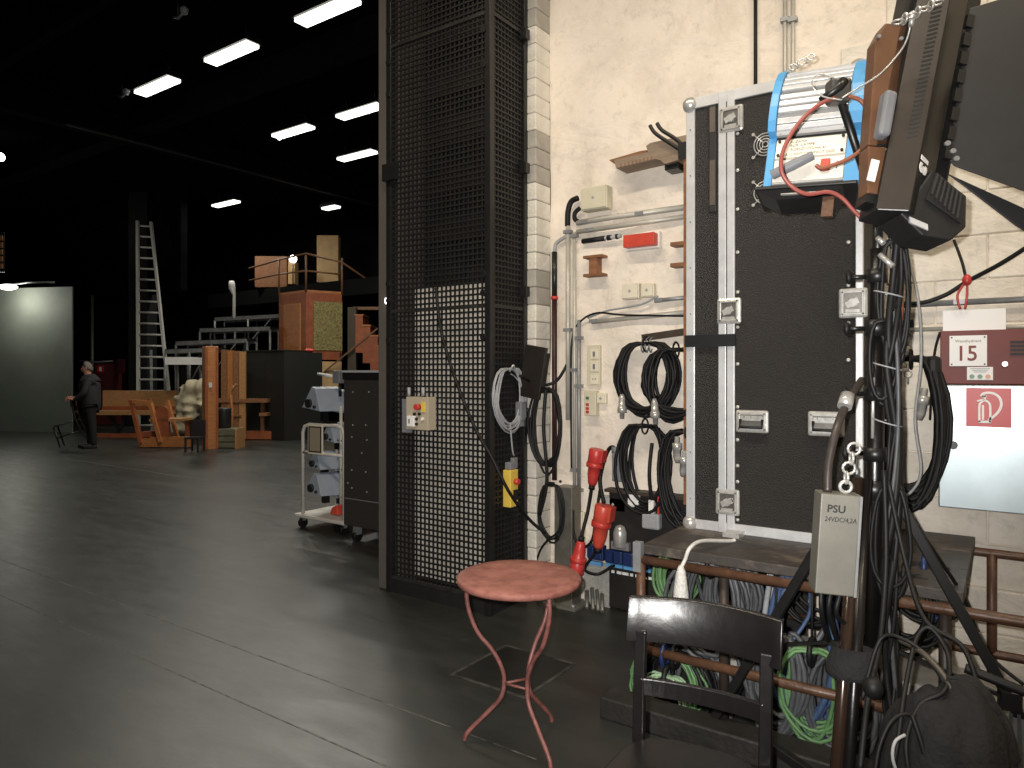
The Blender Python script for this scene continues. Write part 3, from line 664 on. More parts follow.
# ---- coat-rail and hanging coils left of the case
a, b = PY(642, 338, WY - .04), PY(690, 331, WY - .04)
t = thing('hook_bar', 'flat dark steel bar with hooks holding black cable coils', 'hook bar', a)
MB().bar(a, b, .012, .045).build('bar', mat('bar_brown', srgb(84, 72, 60), .45, .4, var=.3), t)
for px in (644, 648, 652):
    c = PY(px, 340, WY - .06); MB().tube(spline([c + ZA * .02 + YA * .02, c - YA * .03, c + Vector((0, -.045, -.05)), c + Vector((0, -.02, -.08)), c + Vector((0, .0, -.06))], 4), .005, 6).build('hook', steel, t)
def hang_coil(px, py, w, h_, loops, seed, label, Y, m=rubber, conn=(), r=.0115, jit=.2, th=.06):
    c = PY(px, py, Y); s = Y / ray(px, py).y / FPX
    # width on wall plane
    x0, x1 = PY(px - w / 2, py, Y).x, PY(px + w / 2, py, Y).x
    t = thing('black_cable_coil', label, 'cable coil', c - ZA * h_ / 2 * s, 'coils hung on the wall')
    coil_mb(c, XA, ZA, (x1 - x0) / 2, h_ / 2 * s, loops, r, jit, seed, th).build('loops', m, t)
    MB().ring(c + ZA * h_ / 2 * s * .97, XA, .05, .006, 14, 5).build('tie', rubber, t)
    for (qx, qy, dx, dz) in conn:
        p = PY(qx, qy, Y - .06); d = Vector((dx, 0, dz)).normalized()
        co = MB().lathe(p - d * .06, [(.012, -.03), (.022, 0), (.024, .05), (.03, .052), (.03, .09), (.016, .092), (.014, .13)], 12, d).build('connector', chrome, t, 'silver metal connector')
    return t
hang_coil(646, 377, 54, 68, 13, 21, 'upper left black cable coil with a silver plug, under the hook bar', 4.27, conn=((622, 408, 0, -1),), jit=.16)
hang_coil(676, 382, 60, 66, 13, 22, 'upper right black cable coil partly behind the flight case', 4.2, conn=((655, 413, .05, -1),))
hang_coil(645, 466, 42, 82, 9, 23, 'lower left black cable coil hanging down towards the board', 4.27, conn=())
hang_coil(688, 476, 50, 90, 11, 24, 'lower right black cable coil with pale plugs behind the flight case', 4.2, conn=((677, 448, 0, 1), (684, 462, .1, 1)))
c = PY(652, 521, 4.24); t = thing('grey_adaptor', 'grey plastic cable adaptor block hanging below the black coils', 'adaptor', c - ZA * .1)
MB().cbox(c, .12, .06, .1).build('body', clgrey, t, bevel=.012); MB().cbox(c + ZA * .09, .035, .03, .09).build('neck', whitep, t); MB().cbox(c + Vector((.045, 0, .1)), .012, .012, .12).build('red_tie', redp, t)
cable_mb([c + ZA * .12, c + Vector((-.01, -.02, .3)), c + Vector((0, 0, .5))], .012).build('lead', rubber, t)
c = PY(634, 500, 4.26); single(MB().cbox(c, .08, .04, .09), 'plug_block', pplate, 'pale small plug block hanging inside the lower left coil', 'plug', bevel=.01)
# ---- timber bracket with hooks near the case top
t = thing('timber_bracket', 'sawn timber bracket with two black hooks beside the flight case', 'bracket', PY(660, 162, 4.3))
Yt = 4.18
poly = [PY(616, 168, Yt), PY(614, 160, Yt), PY(648, 152, Yt), PY(646, 146, Yt), PY(650, 143, Yt), PY(690, 134, Yt), PY(690, 156, Yt), PY(665, 164, Yt), PY(660, 160, Yt), PY(655, 159, Yt)]
MB().prism(poly, (0, WY - Yt, 0)).build('board', mat('sawn_timber', srgb(150, 128, 104), .75, var=.3, vs=5, stretch=(1, 5, 8)), t)
MB().prism([PY(609, 160, Yt + .02), PY(640, 151, Yt + .02), PY(647, 150, Yt + .02), PY(647, 154, Yt + .02), PY(613, 163, Yt + .02)], (0, .14, 0)).build('dark_strip', wood_b, t)
for dx in (0, 7): MB().tube(spline([PY(650 + dx, 125.5 - dx * .3, Yt - .05), PY(655 + dx, 133 - dx * .4, Yt - .05), PY(668 + dx, 142 - dx * .5, Yt - .04), PY(682 + dx * .3, 151 - dx * .6, Yt - .02)], 6), .012, 8).build('hook', blackm, t)
MB().cbox(PY(684, 151, Yt - .02), .06, .04, .1).build('hook_plate', blackm, t)
for i in range(9):
    c = PY(621 + i * 3.8, 165.2 - i * .9, Yt - .002); MB().cbox(c, .006, .003, .025 - .006 * (i % 2)).build('burnt_mark', wood_b, t)
c = PY(675, 166, 4.27); single(MB().cbox(c, .09, .12, .07), 'black_bracket', blackm, 'little black metal bracket under the timber bracket', 'bracket', bevel=.003)
# tall brown board behind the case
xa, xb = PY(683.5, 300, 4.16).x, PY(700, 300, 4.16).x
single(MB().box(xa, xb, 4.16, 4.19, .79, PY(686, 155, 4.16).z), 'brown_board', wood_b, 'narrow brown board standing upright behind the flight case', 'board')
# black cable and conduits high on the wall
pipe(vp(755.5, -60, 150), .011, rubber, 'vertical_cable', 'straight black cable running up the wall above the case', 'cable')
for px, lb in ((785, 'left one of two pale conduits running up the wall above the lamp'), (793, 'right one of two pale conduits running up the wall above the lamp')):
    pipe(vp(px, -60, 200), .013, conduit, 'conduit_pipe', lb, clips=clipz(px, (20,)))
# pipe on the right wall part, cable, red ribbon
pipe([Vector((-.5, WY - .05, PY(905, 305, WY - .05).z)), Vector((.9, WY - .05, PY(905, 305, WY - .05).z))], .016, steel, 'conduit_pipe', 'long bright steel conduit above the fire cabinet', clips=[PY(960, 302, WY - .05)])
pipe([Vector((-.5, WY - .04, PY(905, 330, WY - .04).z)), Vector((.9, WY - .04, PY(905, 330, WY - .04).z))], .012, conduit, 'conduit_pipe', 'thin pale conduit just above the fire cabinet')
single(cable_mb([PY(893, 303, 4.2), PY(920, 303, 4.2), PY(945, 295, 4.2), PY(968, 281, 4.2), PY(1000, 264, 4.15), PY(1030, 245, 4.1)], .011), 'slung_cable', rubber, 'black cable slung across the wall towards the right edge', 'cable')
c = PY(967, 280, 4.19); t = thing('red_ribbon', 'red ribbon tied round the slung black cable above the cabinet', 'ribbon', c - ZA * .13)
MB().ball(c, .022, 8, (1, 1, 1.3)).build('knot', redp, t)
for dx, s in ((-7, -1), (-2, 1)): MB().tube(spline([c, c + Vector((s * .02 - .02, 0, -.07)), PY(967 + dx, 309, 4.2)], 5), .006, 6).build('tail', redp, t)
single(cable_mb([PY(954, 240, 4.25), PY(962, 262, 4.22), PY(966, 279, 4.19)], .007), 'thin_cable', rubber, 'thin black cable dropping from the lamp to the red ribbon', 'cable')
# ---- fire hose cabinet
Yc = WY - .16
x0 = PY(940, 400, Yc).x; x1 = x0 + .72
zt = PY(941, 331, Yc).z; zm = PY(941, 384, Yc).z; zb = PY(939, 507, Yc).z
t = thing('fire_cabinet', 'fire hose cabinet with red brown top and galvanised door, numbered 15', 'fire cabinet', ((x0 + x1) / 2, WY, zb))
MB().box(x0, x1, Yc + .01, WY, zm, zt).build('alarm_box', darkred, t, 'red brown enamelled top box', bevel=.004)
MB().box(x0 - .008, x1 + .01, Yc + .012, WY, zb, zm - .003).build('body', steel, t, bevel=.004)
dr = MB().box(x0 - .004, x1, Yc - .008, Yc + .01, zb + .004, zm - .006).build('door', mat('door_zinc', srgb(190, 206, 212), .36, .6, var=.12, vs=5), t, 'galvanised steel door', bevel=.004)
c = PY(953.5, 445, Yc - .008); kn = MB().cyl(c, c - YA * .03, .02, 8).build('knob', blackm, dr)
# vents
for i in range(4):
    z = PY(1012, 342 + i * 4, Yc).z; xx = PY(1010, 345, Yc).x; MB().box(xx, xx + .2, Yc + .004, Yc + .012, z - .005, z + .005).build('vent_slot', ink, t)
def prect(px0, px1, py0, py1, Y, d): return pbox(px0, px1, py0, py1, Y - d, d)
r = prect(949.5, 987, 335.5, 366, Yc + .01, .006); pl = MB().box(*r).build('number_plate', pplate, t, 'white plate reading 15')
zr = r[5] - r[4]; wr = r[1] - r[0]
text_obj('15', (r[0] + wr * .16, r[2] - .0005, r[4] + zr * .18), XA, ZA, zr * .7, inkr, pl, 'numeral', xs=.9, bold=.0012)
text_obj('Wandhydrant', (r[0] + wr * .5, r[2] - .0005, r[4] + zr * .78), XA, ZA, zr * .13, inkg, pl, 'plate_text', align='CENTER')
for i in (0, 1):
    for j in (0, 1): c = (r[0] + wr * (.06 + .88 * i), r[2] - .001, r[4] + zr * (.06 + .88 * j)); MB().cyl(c, Vector(c) - YA * .003, .004, 8).build('screw', ink, pl)
r = prect(967, 993, 367, 380, Yc + .01, .005); pl = MB().box(*r).build('signal_plate', pplate, t)
for px, m_ in ((972, green_led), (980, green_led), (988, orange_led)): c = PY(px, 376.5, Yc + .004); MB().cyl(c, c - YA * .006, .011, 12).build('signal_dot', m_, pl)
for i in range(3): c = PY(980, 368.5 + i * 1.7, Yc + .004); MB().cbox(c, .08 - .015 * i, .002, .003).build('text_line', clgrey, pl)
c = PY(1005, 364, Yc + .01); MB().cyl(c, c - YA * .008, .012, 12).build('lock', chrome, t)
# red sign with extinguisher and hose pictogram
r = prect(966, 1011.5, 388, 427, Yc - .008, .003); sg = MB().box(*r).build('fire_sign', redsign, t, 'red sign with white extinguisher pictogram')
W_, H_ = r[1] - r[0], r[5] - r[4]; Ys = r[2] - .001
def sp(u, v): return Vector((r[0] + W_ * u, Ys, r[4] + H_ * v))
white = mat('sign_white', srgb(240, 238, 236), .5)
def stroke(pts, w, name):
    mb = MB(); pts = spline(pts, 6); n = len(pts); v = []
    for i, p in enumerate(pts):
        d = (pts[min(i + 1, n - 1)] - pts[max(i - 1, 0)]).normalized(); nn = Vector((-d.z, 0, d.x)) * w / 2; v += [p + nn, p - nn]
    mb.add(v + [p - YA * .0015 for p in v], [(2 * i, 2 * i + 1, 2 * i + 3, 2 * i + 2) for i in range(n - 1)] + [(2 * n + 2 * i, 2 * n + 2 * i + 2, 2 * n + 2 * i + 3, 2 * n + 2 * i + 1) for i in range(n - 1)])
    return mb.build(name, white, sg)
stroke([sp(.30, .12), sp(.30, .5), sp(.33, .62), sp(.42, .68), sp(.51, .62), sp(.54, .5), sp(.54, .12)], W_ * .05, 'pictogram_body')
stroke([sp(.28, .13), sp(.42, .13), sp(.56, .13)], W_ * .06, 'pictogram_base')
stroke([sp(.38, .18), sp(.38, .35), sp(.38, .56)], W_ * .05, 'pictogram_gauge')
stroke([sp(.25, .66), sp(.34, .69), sp(.42, .72), sp(.42, .80), sp(.36, .78), sp(.46, .79)], W_ * .04, 'pictogram_valve')
stroke([sp(.34, .78), sp(.38, .85), sp(.5, .88), sp(.64, .85), sp(.75, .74), sp(.78, .58), sp(.73, .42), sp(.62, .28), sp(.5, .18)], W_ * .06, 'pictogram_hose')
# white paper above cabinet
r = pbox(944.5, 1006, 311, 331, WY - .02, .012)
single(MB().box(r[0], r[1], Yc + .03, Yc + .036, zt, r[5]), 'paper_card', pplate, 'blank white card standing on top of the fire cabinet', 'card')
# coil right of the stand with chain
a, b = PY(876, 327, WY - .03), PY(914, 324, WY - .03)
t = thing('hook_bar', 'short dark hook bar on the wall behind the lamp stand', 'hook bar', a); MB().bar(a, b, .012, .05).build('bar', blackm, t)
c0 = PY(908, 330, WY - .07)
for i in range(8):
    c = c0 - ZA * (.03 + i * .034); MB().ring(c, XA if i % 2 else YA, .018, .004, 10, 5).build('chain_link', steel, t)
MB().cyl(PY(903, 325, WY - .03), c0, .008, 6).build('hook', steel, t)
hang_coil(911, 428, 62, 142, 20, 31, 'large black cable coil on a chain between lamp stand and fire cabinet', 4.12, conn=((922, 402, .15, 1),), jit=.16, th=.09, r=.012)
c = PY(934, 366, 4.12); single(MB().cbox(c, .06, .12, .1), 'cable_tie_block', rubber, 'black fabric strap wrapped round the top of the large coil', 'strap', bevel=.02)
single(cable_mb([PY(905, 245, 4.1), PY(918, 300, 4.05), PY(921, 360, 4.0), PY(915, 420, 4.0), PY(921, 470, 4.0), PY(911, 492, 4.0), PY(895, 500, 4.0)], .007), 'thin_cable', clgrey, 'thin light grey cable hanging in front of the large black coil', 'cable')
single(cable_mb([PY(940, 332, 4.2), PY(935, 350, 4.22), PY(932, 380, 4.25), PY(930, 420, 4.3)], .006), 'thin_cable', rubber, 'thin black lead at the left corner of the fire cabinet', 'cable')
# ================================================================ BENCH (pipe rack with black plank top)
BZ = .77; BX0, BX1, BY0, BY1 = -1.45, -.14, 3.13, 4.27
bench = thing('pipe_bench', 'rust brown pipe bench with scuffed black plank top under the flight case', 'bench', ((BX0 + BX1) / 2, (BY0 + BY1) / 2, 0))
bt = mat('bench_top', srgb(58, 52, 48), .55, var=.6, vs=7, col2=srgb(104, 92, 80), lo=.3, hi=.5, bump=.2, bs=25)
for i in range(3):
    y0 = BY0 + .03 + (BY1 - BY0 - .03) * i / 3; MB().box(BX0, BX1, y0 + .003, BY0 + .03 + (BY1 - BY0 - .03) * (i + 1) / 3, BZ - .045, BZ).build('plank', bt, bench, bevel=.004)
pr = .022
def bpipe(p0, p1, name='rail', m=rust, r=pr): return MB().cyl(p0, p1, r, 12).build(name, m, bench)
bpipe((BX0, BY0, BZ - .065), (1.3, BY0, BZ - .065), 'front_rail')
bpipe((BX0, BY1 - .04, BZ - .065), (1.3, BY1 - .04, BZ - .065), 'rear_rail')
bpipe((BX0, BY0, .28), (-.05, BY0, .28), 'lower_rail')
bpipe((BX0, BY1 - .04, .21), (1.3, BY1 - .04, .21), 'lower_rear_rail')
for x in (BX0 + .01,): bpipe((x, BY0, 0), (x, BY0, BZ - .045), 'post')
rack_dark = mat('rack_dark', srgb(66, 54, 46), .5, .2, var=.4, vs=9)
bpipe((-1.05, BY0 + .03, 0), (-1.05, BY0 + .03, BZ - .045), 'post', rack_dark)
bpipe((-.2, BY0 + .03, 0), (-.2, BY0 + .03, BZ - .045), 'post', rack_dark)
for x in (BX0 + .02, -.8, -.07, .9): bpipe((x, BY1 - .04, 0), (x, BY1 - .04, BZ - .05), 'post', rust if x > -.5 else rack_dark)
bpipe((BX0 + .01, BY0, .28), (BX0 + .01, BY1 - .04, .28), 'side_rail')
MB().obox((BX0 + .0, BY0 - .008, BZ - .05), XA * .02, YA * .018, ZA * .07).build('corner_plate', steel, bench)
single(MB().box(BX0 - .1, -.3, 2.92, 3.06, 0, .1), 'floor_beam', mat('black_timber', (.02, .018, .016), .6, var=.5, vs=6, bump=.2), 'low black timber beam lying on the floor along the bench', 'beam', bevel=.008)
single(MB().box(-1.38, .4, 3.75, 4.1, 0.0, .16), 'white_trunking', mat('dusty_white', srgb(176, 172, 164), .7, var=.4, vs=6), 'dusty pale trunking box on the floor under the bench', 'trunking', bevel=.01)
# coils under the bench
def ucoil(px, py, Y, w, h_, loops, r, m, seed, name, label, jit=.22, th=.07, tilt=0, extra=None, tie=rubber):
    c = PY(px, py, Y); s = Y / ray(px, py).y / FPX
    x0, x1 = PY(px - w / 2, py, Y).x, PY(px + w / 2, py, Y).x
    t = thing(name, label, 'cable coil', c - ZA * h_ / 2 * s, 'coils stored under the bench')
    up = Vector((tilt, 0, 1))
    coil_mb(c, XA, up, (x1 - x0) / 2, h_ / 2 * s, loops + 3, r * .92, jit, seed, th).build('loops', m, t)
    MB().ring(c + up * h_ / 2 * s * .93, XA, .055, .012, 14, 6).build('tie', tie, t)
    tp_ = c + up * h_ / 2 * s
    if tp_.z < BZ - .06 and tp_.z > .35: MB().cyl(tp_ - ZA * .02, Vector((tp_.x, max(tp_.y, BY0 + .05), BZ - .045)), .006, 6).build('hanging_cord', rubber, t)
    return t
ucoil(711, 604, 3.28, 62, 84, 12, .011, cgrey, 41, 'grey_cable_coil', 'thick bundle of dark grey cable hung under the bench by its left post', th=.1, tie=rubber)
ucoil(733, 595, 3.45, 44, 66, 8, .012, cgrey, 42, 'grey_cable_coil', 'grey cable coil hung right behind the middle bench post', th=.08)
ucoil(765, 585, 3.5, 50, 52, 7, .011, rubber, 43, 'black_cable_coil', 'black cable coil hung under the bench behind the tripod leg', th=.08)
ucoil(815, 590, 3.5, 60, 60, 7, .01, rubber, 44, 'black_cable_coil', 'black cable coil hung under the bench behind the steel box', th=.08)
ucoil(676, 690, 3.2, 60, 74, 6, .011, rubber, 45, 'black_cable_coil', 'black cable coil behind the chair back on the lower rail', th=.06)
t = ucoil(666, 688, 3.17, 66, 72, 6, .007, cgreen, 46, 'green_cable_coil', 'bright green cable coil with blue tie seen through the chair back', th=.05, tie=bluep)
ucoil(668, 700, 3.14, 40, 48, 5, .007, cpgreen, 47, 'green_cable_coil', 'pale green cable coil low behind the chair back', th=.04, jit=.3)
ucoil(700, 690, 3.3, 56, 84, 6, .013, cgrey, 48, 'grey_cable_coil', 'thick grey cable coil standing behind the chair rail', th=.06)
ucoil(676, 580, 3.7, 36, 50, 4, .01, cgreen, 49, 'green_cable_coil', 'green cable loop hanging in front of the power board', th=.03)
ucoil(806, 648, 3.3, 62, 150, 5, .016, cblue, 50, 'blue_cable_coil', 'thick blue grey hose coil under the bench behind the lamp stand', th=.06)
ucoil(812, 690, 3.2, 58, 82, 6, .009, cgreen, 51, 'green_cable_coil', 'bright green cable coil on the floor right of the chair', th=.06, jit=.2)
ucoil(776, 680, 3.22, 50, 96, 6, .013, cgrey, 52, 'grey_cable_coil', 'dark grey cable coil beside the chair back post', th=.06)
ucoil(925, 592, 3.5, 64, 54, 8, .009, rubber, 53, 'black_cable_coil', 'black cable coil with blue tie under the bench right end', th=.08, tie=bluep)
ucoil(905, 610, 3.3, 70, 70, 5, .009, rubber, 54, 'black_cable_coil', 'loose black cable loops under the bench beside the stand column', th=.08, jit=.25)
c = PY(940, 608, 3.45); single(MB().ring(c, Vector((.2, -1, .1)), .045, .014, 20, 6), 'blue_ring', bluep, 'bright blue velcro ring dangling under the bench right end', 'tie')
ucoil(845, 700, 3.3, 60, 90, 6, .012, cgrey, 55, 'grey_cable_coil', 'grey cable coil low behind the near tripod leg', th=.08)
# loose grey cables between
lr = random.Random(5)
LCB = ['grey cable dangling under the bench closest to the white rope', 'black cable dangling under the bench behind the chair back', 'second grey cable dangling under the bench behind the chair back', 'light grey cable dangling behind the right chair post', 'blue cable dangling under the bench by the tripod leg', 'dark grey cable dangling below the steel power supply']
for i in range(6):
    px = 695 + i * 26 + lr.uniform(-5, 5)
    single(cable_mb([PY(px, 560 + lr.uniform(0, 20), 3.5), PY(px + lr.uniform(-15, 15), 610, 3.35), PY(px + lr.uniform(-25, 25), 660, 3.25), PY(px + lr.uniform(-30, 30), 700, 3.3)], .009 + .004 * (i % 2)), 'loose_cable', [cgrey, rubber, cgrey, clgrey, cblue, cgrey][i], LCB[i], 'cable', 'loose cables under the bench')
# white sash cord bundle with its rope over the bench edge
c = PY(681, 590, 3.07); t = thing('white_rope_bundle', 'bundle of white sash cord hanging from the bench edge', 'rope', c - ZA * .15)
MB().lathe(c - ZA * .2, [(.02, 0), (.04, .03), (.035, .18), (.022, .28), (.01, .31)], 12).build('bundle', mat('sash_cord', srgb(214, 212, 206), .8, var=.25, vs=60, bump=.4, bs=80), t)
cable_mb([c + ZA * .1, PY(685, 560, 3.08), PY(690, 548, 3.09), PY(702, 541, 3.2), PZ(728, 541, BZ + .012), PZ(735, 540, BZ + .012)], .009).build('rope', cwhite, t)
ww = PY(770, 575, 3.6)
single(MB().cyl(ww + ZA * .12, ww - ZA * .14, .018, 12), 'white_tube', whitep, 'short white fluorescent tube standing under the bench', 'tube')
# ================================================================ FLIGHT CASE
FY = 3.64
def fx(px): return PY(px, 300, FY).x
def fz(px, py): return PY(px, py, FY).z
FX0, FX1 = fx(686), fx(863); FZ0, FZ1 = BZ, fz(690, 99)
case = thing('flight_case', 'tall black flight case with aluminium edges standing on the bench', 'flight case', ((FX0 + FX1) / 2, FY + .25, FZ0))
FD = .5; e = .012
MB().box(FX0 + e, fx(719), FY + e, FY + FD, FZ0 + e, FZ1 - e).build('lid_shell', carpet, case, 'black laminate lid section')
MB().box(fx(734), FX1 - e, FY + e, FY + FD, FZ0 + e, FZ1 - e).build('body_shell', carpet, case, 'black laminate main section')
MB().box(fx(719), fx(734), FY + .02, FY + FD, FZ0 + e, FZ1 - e).build('seam_core', blackm, case)
def strip(x0, x1, z0, z1, y0=FY, y1=FY + .03, name='edge_extrusion'): return MB().box(x0, x1, y0, y1, z0, z1).build(name, alu, case, bevel=.003)
strip(FX0, fx(694.5), FZ0, FZ1); strip(fx(855.5), FX1, FZ0, FZ1)
strip(fx(718.5), fx(726), FZ0, FZ1, FY - .004); strip(fx(727), fx(734.5), FZ0, FZ1, FY - .002)
strip(FX0, FX1, FZ0, FZ0 + .05); strip(FX0, FX1, FZ1 - .055, FZ1)
for x0, x1 in ((FX0, FX0 + .03), (FX1 - .03, FX1)):
    for z0, z1 in ((FZ0, FZ0 + .03), (FZ1 - .03, FZ1)): MB().box(x0, x1, FY, FY + FD, z0, z1).build('edge_extrusion', alu, case)
MB().box(FX1 - .03, FX1, FY + FD - .03, FY + FD, FZ0, FZ1).build('edge_extrusion', alu, case)
for x in (FX0 + .02, FX1 - .02):
    for z in (FZ0 + .025, FZ1 - .03):
        MB().ball((x, FY + .012, z), .042, 10).build('ball_corner', chrome, case)
def recess(px, py, w, h_, kind):
    c = Vector((fx(px), FY, fz(px, py)))
    o = MB().box(c.x - w / 2, c.x + w / 2, FY - .008, FY + .014, c.z - h_ / 2, c.z + h_ / 2)
    dish = o.build('latch_dish' if kind == 'latch' else 'handle_dish', chrome, case, bevel=.012)
    MB().box(c.x - w / 2 + .022, c.x + w / 2 - .022, FY - .0085, FY - .006, c.z - h_ / 2 + .022, c.z + h_ / 2 - .022).build('recess', mat('dish_inner', srgb(132, 128, 122), .35, .7, var=.3, vs=40), dish)
    fr = MB()
    for (a0, a1, b0, b1) in ((-w / 2 + .014, w / 2 - .014, h_ / 2 - .024, h_ / 2 - .014), (-w / 2 + .014, w / 2 - .014, -h_ / 2 + .014, -h_ / 2 + .024), (-w / 2 + .014, -w / 2 + .024, -h_ / 2 + .014, h_ / 2 - .014), (w / 2 - .024, w / 2 - .014, -h_ / 2 + .014, h_ / 2 - .014)):
        fr.box(c.x + a0, c.x + a1, FY - .014, FY - .007, c.z + b0, c.z + b1)
    fr.build('rim', chrome, dish, bevel=.002)
    if kind == 'latch':
        bf = MB().cyl((c.x, FY - .008, c.z), (c.x, FY - .018, c.z), .02, 14)
        bf.obox((c.x, FY - .02, c.z), Vector((.026, 0, .012)), YA * .003, Vector((-.006, 0, .013))); bf.build('butterfly', chrome, dish)
        MB().box(c.x - .03, c.x + .03, FY - .014, FY - .008, c.z - .045, c.z - .03).build('hasp', chrome, dish)
    else:
        MB().tube([(c.x - w * .33, FY - .012, c.z + .01), (c.x - w * .33, FY - .028, c.z - .028), (c.x + w * .33, FY - .028, c.z - .028), (c.x + w * .33, FY - .012, c.z + .01)], .008, 8).build('grip', rubber, dish)
        MB().box(c.x - w * .33, c.x + w * .33, FY - .014, FY - .009, c.z + .005, c.z + .03).build('hinge', chrome, dish)
        for s in (-1, 0, 1): MB().cyl((c.x + s * .035, FY - .014, c.z + .025), (c.x + s * .035, FY - .018, c.z + .025), .005, 8).build('rivet', steel, dish)
for px, py in ((731, 119), (729, 311), (727.5, 502)): recess(px, py, .125, .135, 'latch')
recess(853, 303, .125, .14, 'latch'); 
recess(752, 421.5, .165, .115, 'handle'); recess(826, 424, .165, .12, 'handle')
rv = None
for px, ys in ((737, (96, 133, 170, 209, 252, 292, 327, 364, 407, 440, 466, 482, 520)), (848, (242, 285, 323, 360, 402, 450))):
    for y_ in ys:
        c = (fx(px), FY + .011, fz(px, y_)); MB().lathe(c, [(.010, 0), (.009, .004), (.004, .006)], 10, -YA).build('rivet', chrome, case)
for i in range(9): c = (fx(690.5), FY, fz(690, 130 + i * 46)); MB().cyl(c, Vector(c) - YA * .003, .004, 8).build('edge_rivet', greyp, case)
# slot handle on the lid section
MB().box(fx(708.5), fx(716), FY + .004, FY + .013, fz(712, 212), fz(712, 104)).build('slot_recess', ink, case, 'dark slot', bevel=.01)
MB().box(fx(709.5), fx(715), FY + .001, FY + .01, fz(712, 205), fz(712, 160)).build('slot_plate', mat('slot_grey', srgb(104, 92, 84), .4, .3, var=.3), case)
MB().box(fx(709.5), fx(715), FY + .001, FY + .01, fz(712, 132), fz(712, 107)).build('slot_plate', MATS['slot_grey'], case)
MB().box(FX0 - .003, fx(736), FY - .012, FY - .005, fz(700, 347), fz(700, 335)).build('strap', rubber, case, 'black fabric strap')
MB().box(fx(729), fx(745), FY - .1, FY, FZ0, FZ0 + .02).build('foot_bracket', chrome, case)
# two fan guards
for py in (144, 192):
    c = Vector((fx(765), FY + .004, fz(765, py))); fg = MB()
    for r_ in (.014, .028, .042, .056): fg.ring(c, YA, r_, .0028, 22, 5)
    for k in range(4): a = pi / 4 + k * pi / 2; fg.tube([c + Vector((cos(a), 0, sin(a))) * .012, c + Vector((cos(a), 0, sin(a))) * .082], .003, 5)
    g = fg.build('fan_guard', chrome, case, 'chrome wire fan guard')
    for k in range(4): a = pi / 4 + k * pi / 2; p = c + Vector((cos(a), 0, sin(a))) * .082; MB().cyl(p + YA * .008, p - YA * .006, .008, 8).build('screw', chrome, g)
# ================================================================ RED BISTRO TABLE
tred = mat('table_red', srgb(146, 88, 74), .7, var=.3, vs=16, col2=srgb(112, 58, 48), lo=.3, hi=.62, bump=.12, bs=30)
tpink = mat('table_leg_red', srgb(142, 82, 74), .5, var=.45, vs=25, col2=srgb(98, 54, 48))
tc_ = Vector((-1.725, 2.515, 0)); TZ = .725
tb = thing('bistro_table', 'round worn red metal bistro table with three curved legs', 'table', tc_)
MB().lathe(tc_ + ZA * (TZ - .028), [(.25, 0), (.264, .002), (.267, .012), (.267, .022), (.262, .028), (.2, .0285)], 64).build('tabletop', tred, tb)
feet = [Vector((-1.916, 2.396, 0)), Vector((-1.70, 2.79, 0)), Vector((-1.496, 2.42, 0))]
mids = []
for f in feet:
    d = (f - tc_); d.z = 0; d.normalize()
    pr_ = [(.222, TZ - .028), (.226, .64), (.215, .57), (.178, .48), (.115, .405), (.072, .325), (.064, .264), (.078, .20), (.135, .135), (.195, .075), (.225, .04), (.235, .012)]
    pts = [tc_ + d * a + ZA * b for a, b in pr_]
    lg = MB().tube(spline(pts, 5), .0095, 10).build('leg', tpink, tb)
    MB().ball(tc_ + d * .222 + ZA * (TZ - .065), .013, 8).build('leg_bolt', tpink, lg)
    mids.append(tc_ + d * .065 + ZA * .262)
for i in range(3): MB().cyl(mids[i], mids[(i + 1) % 3], .006, 8).build('brace', tpink, tb)
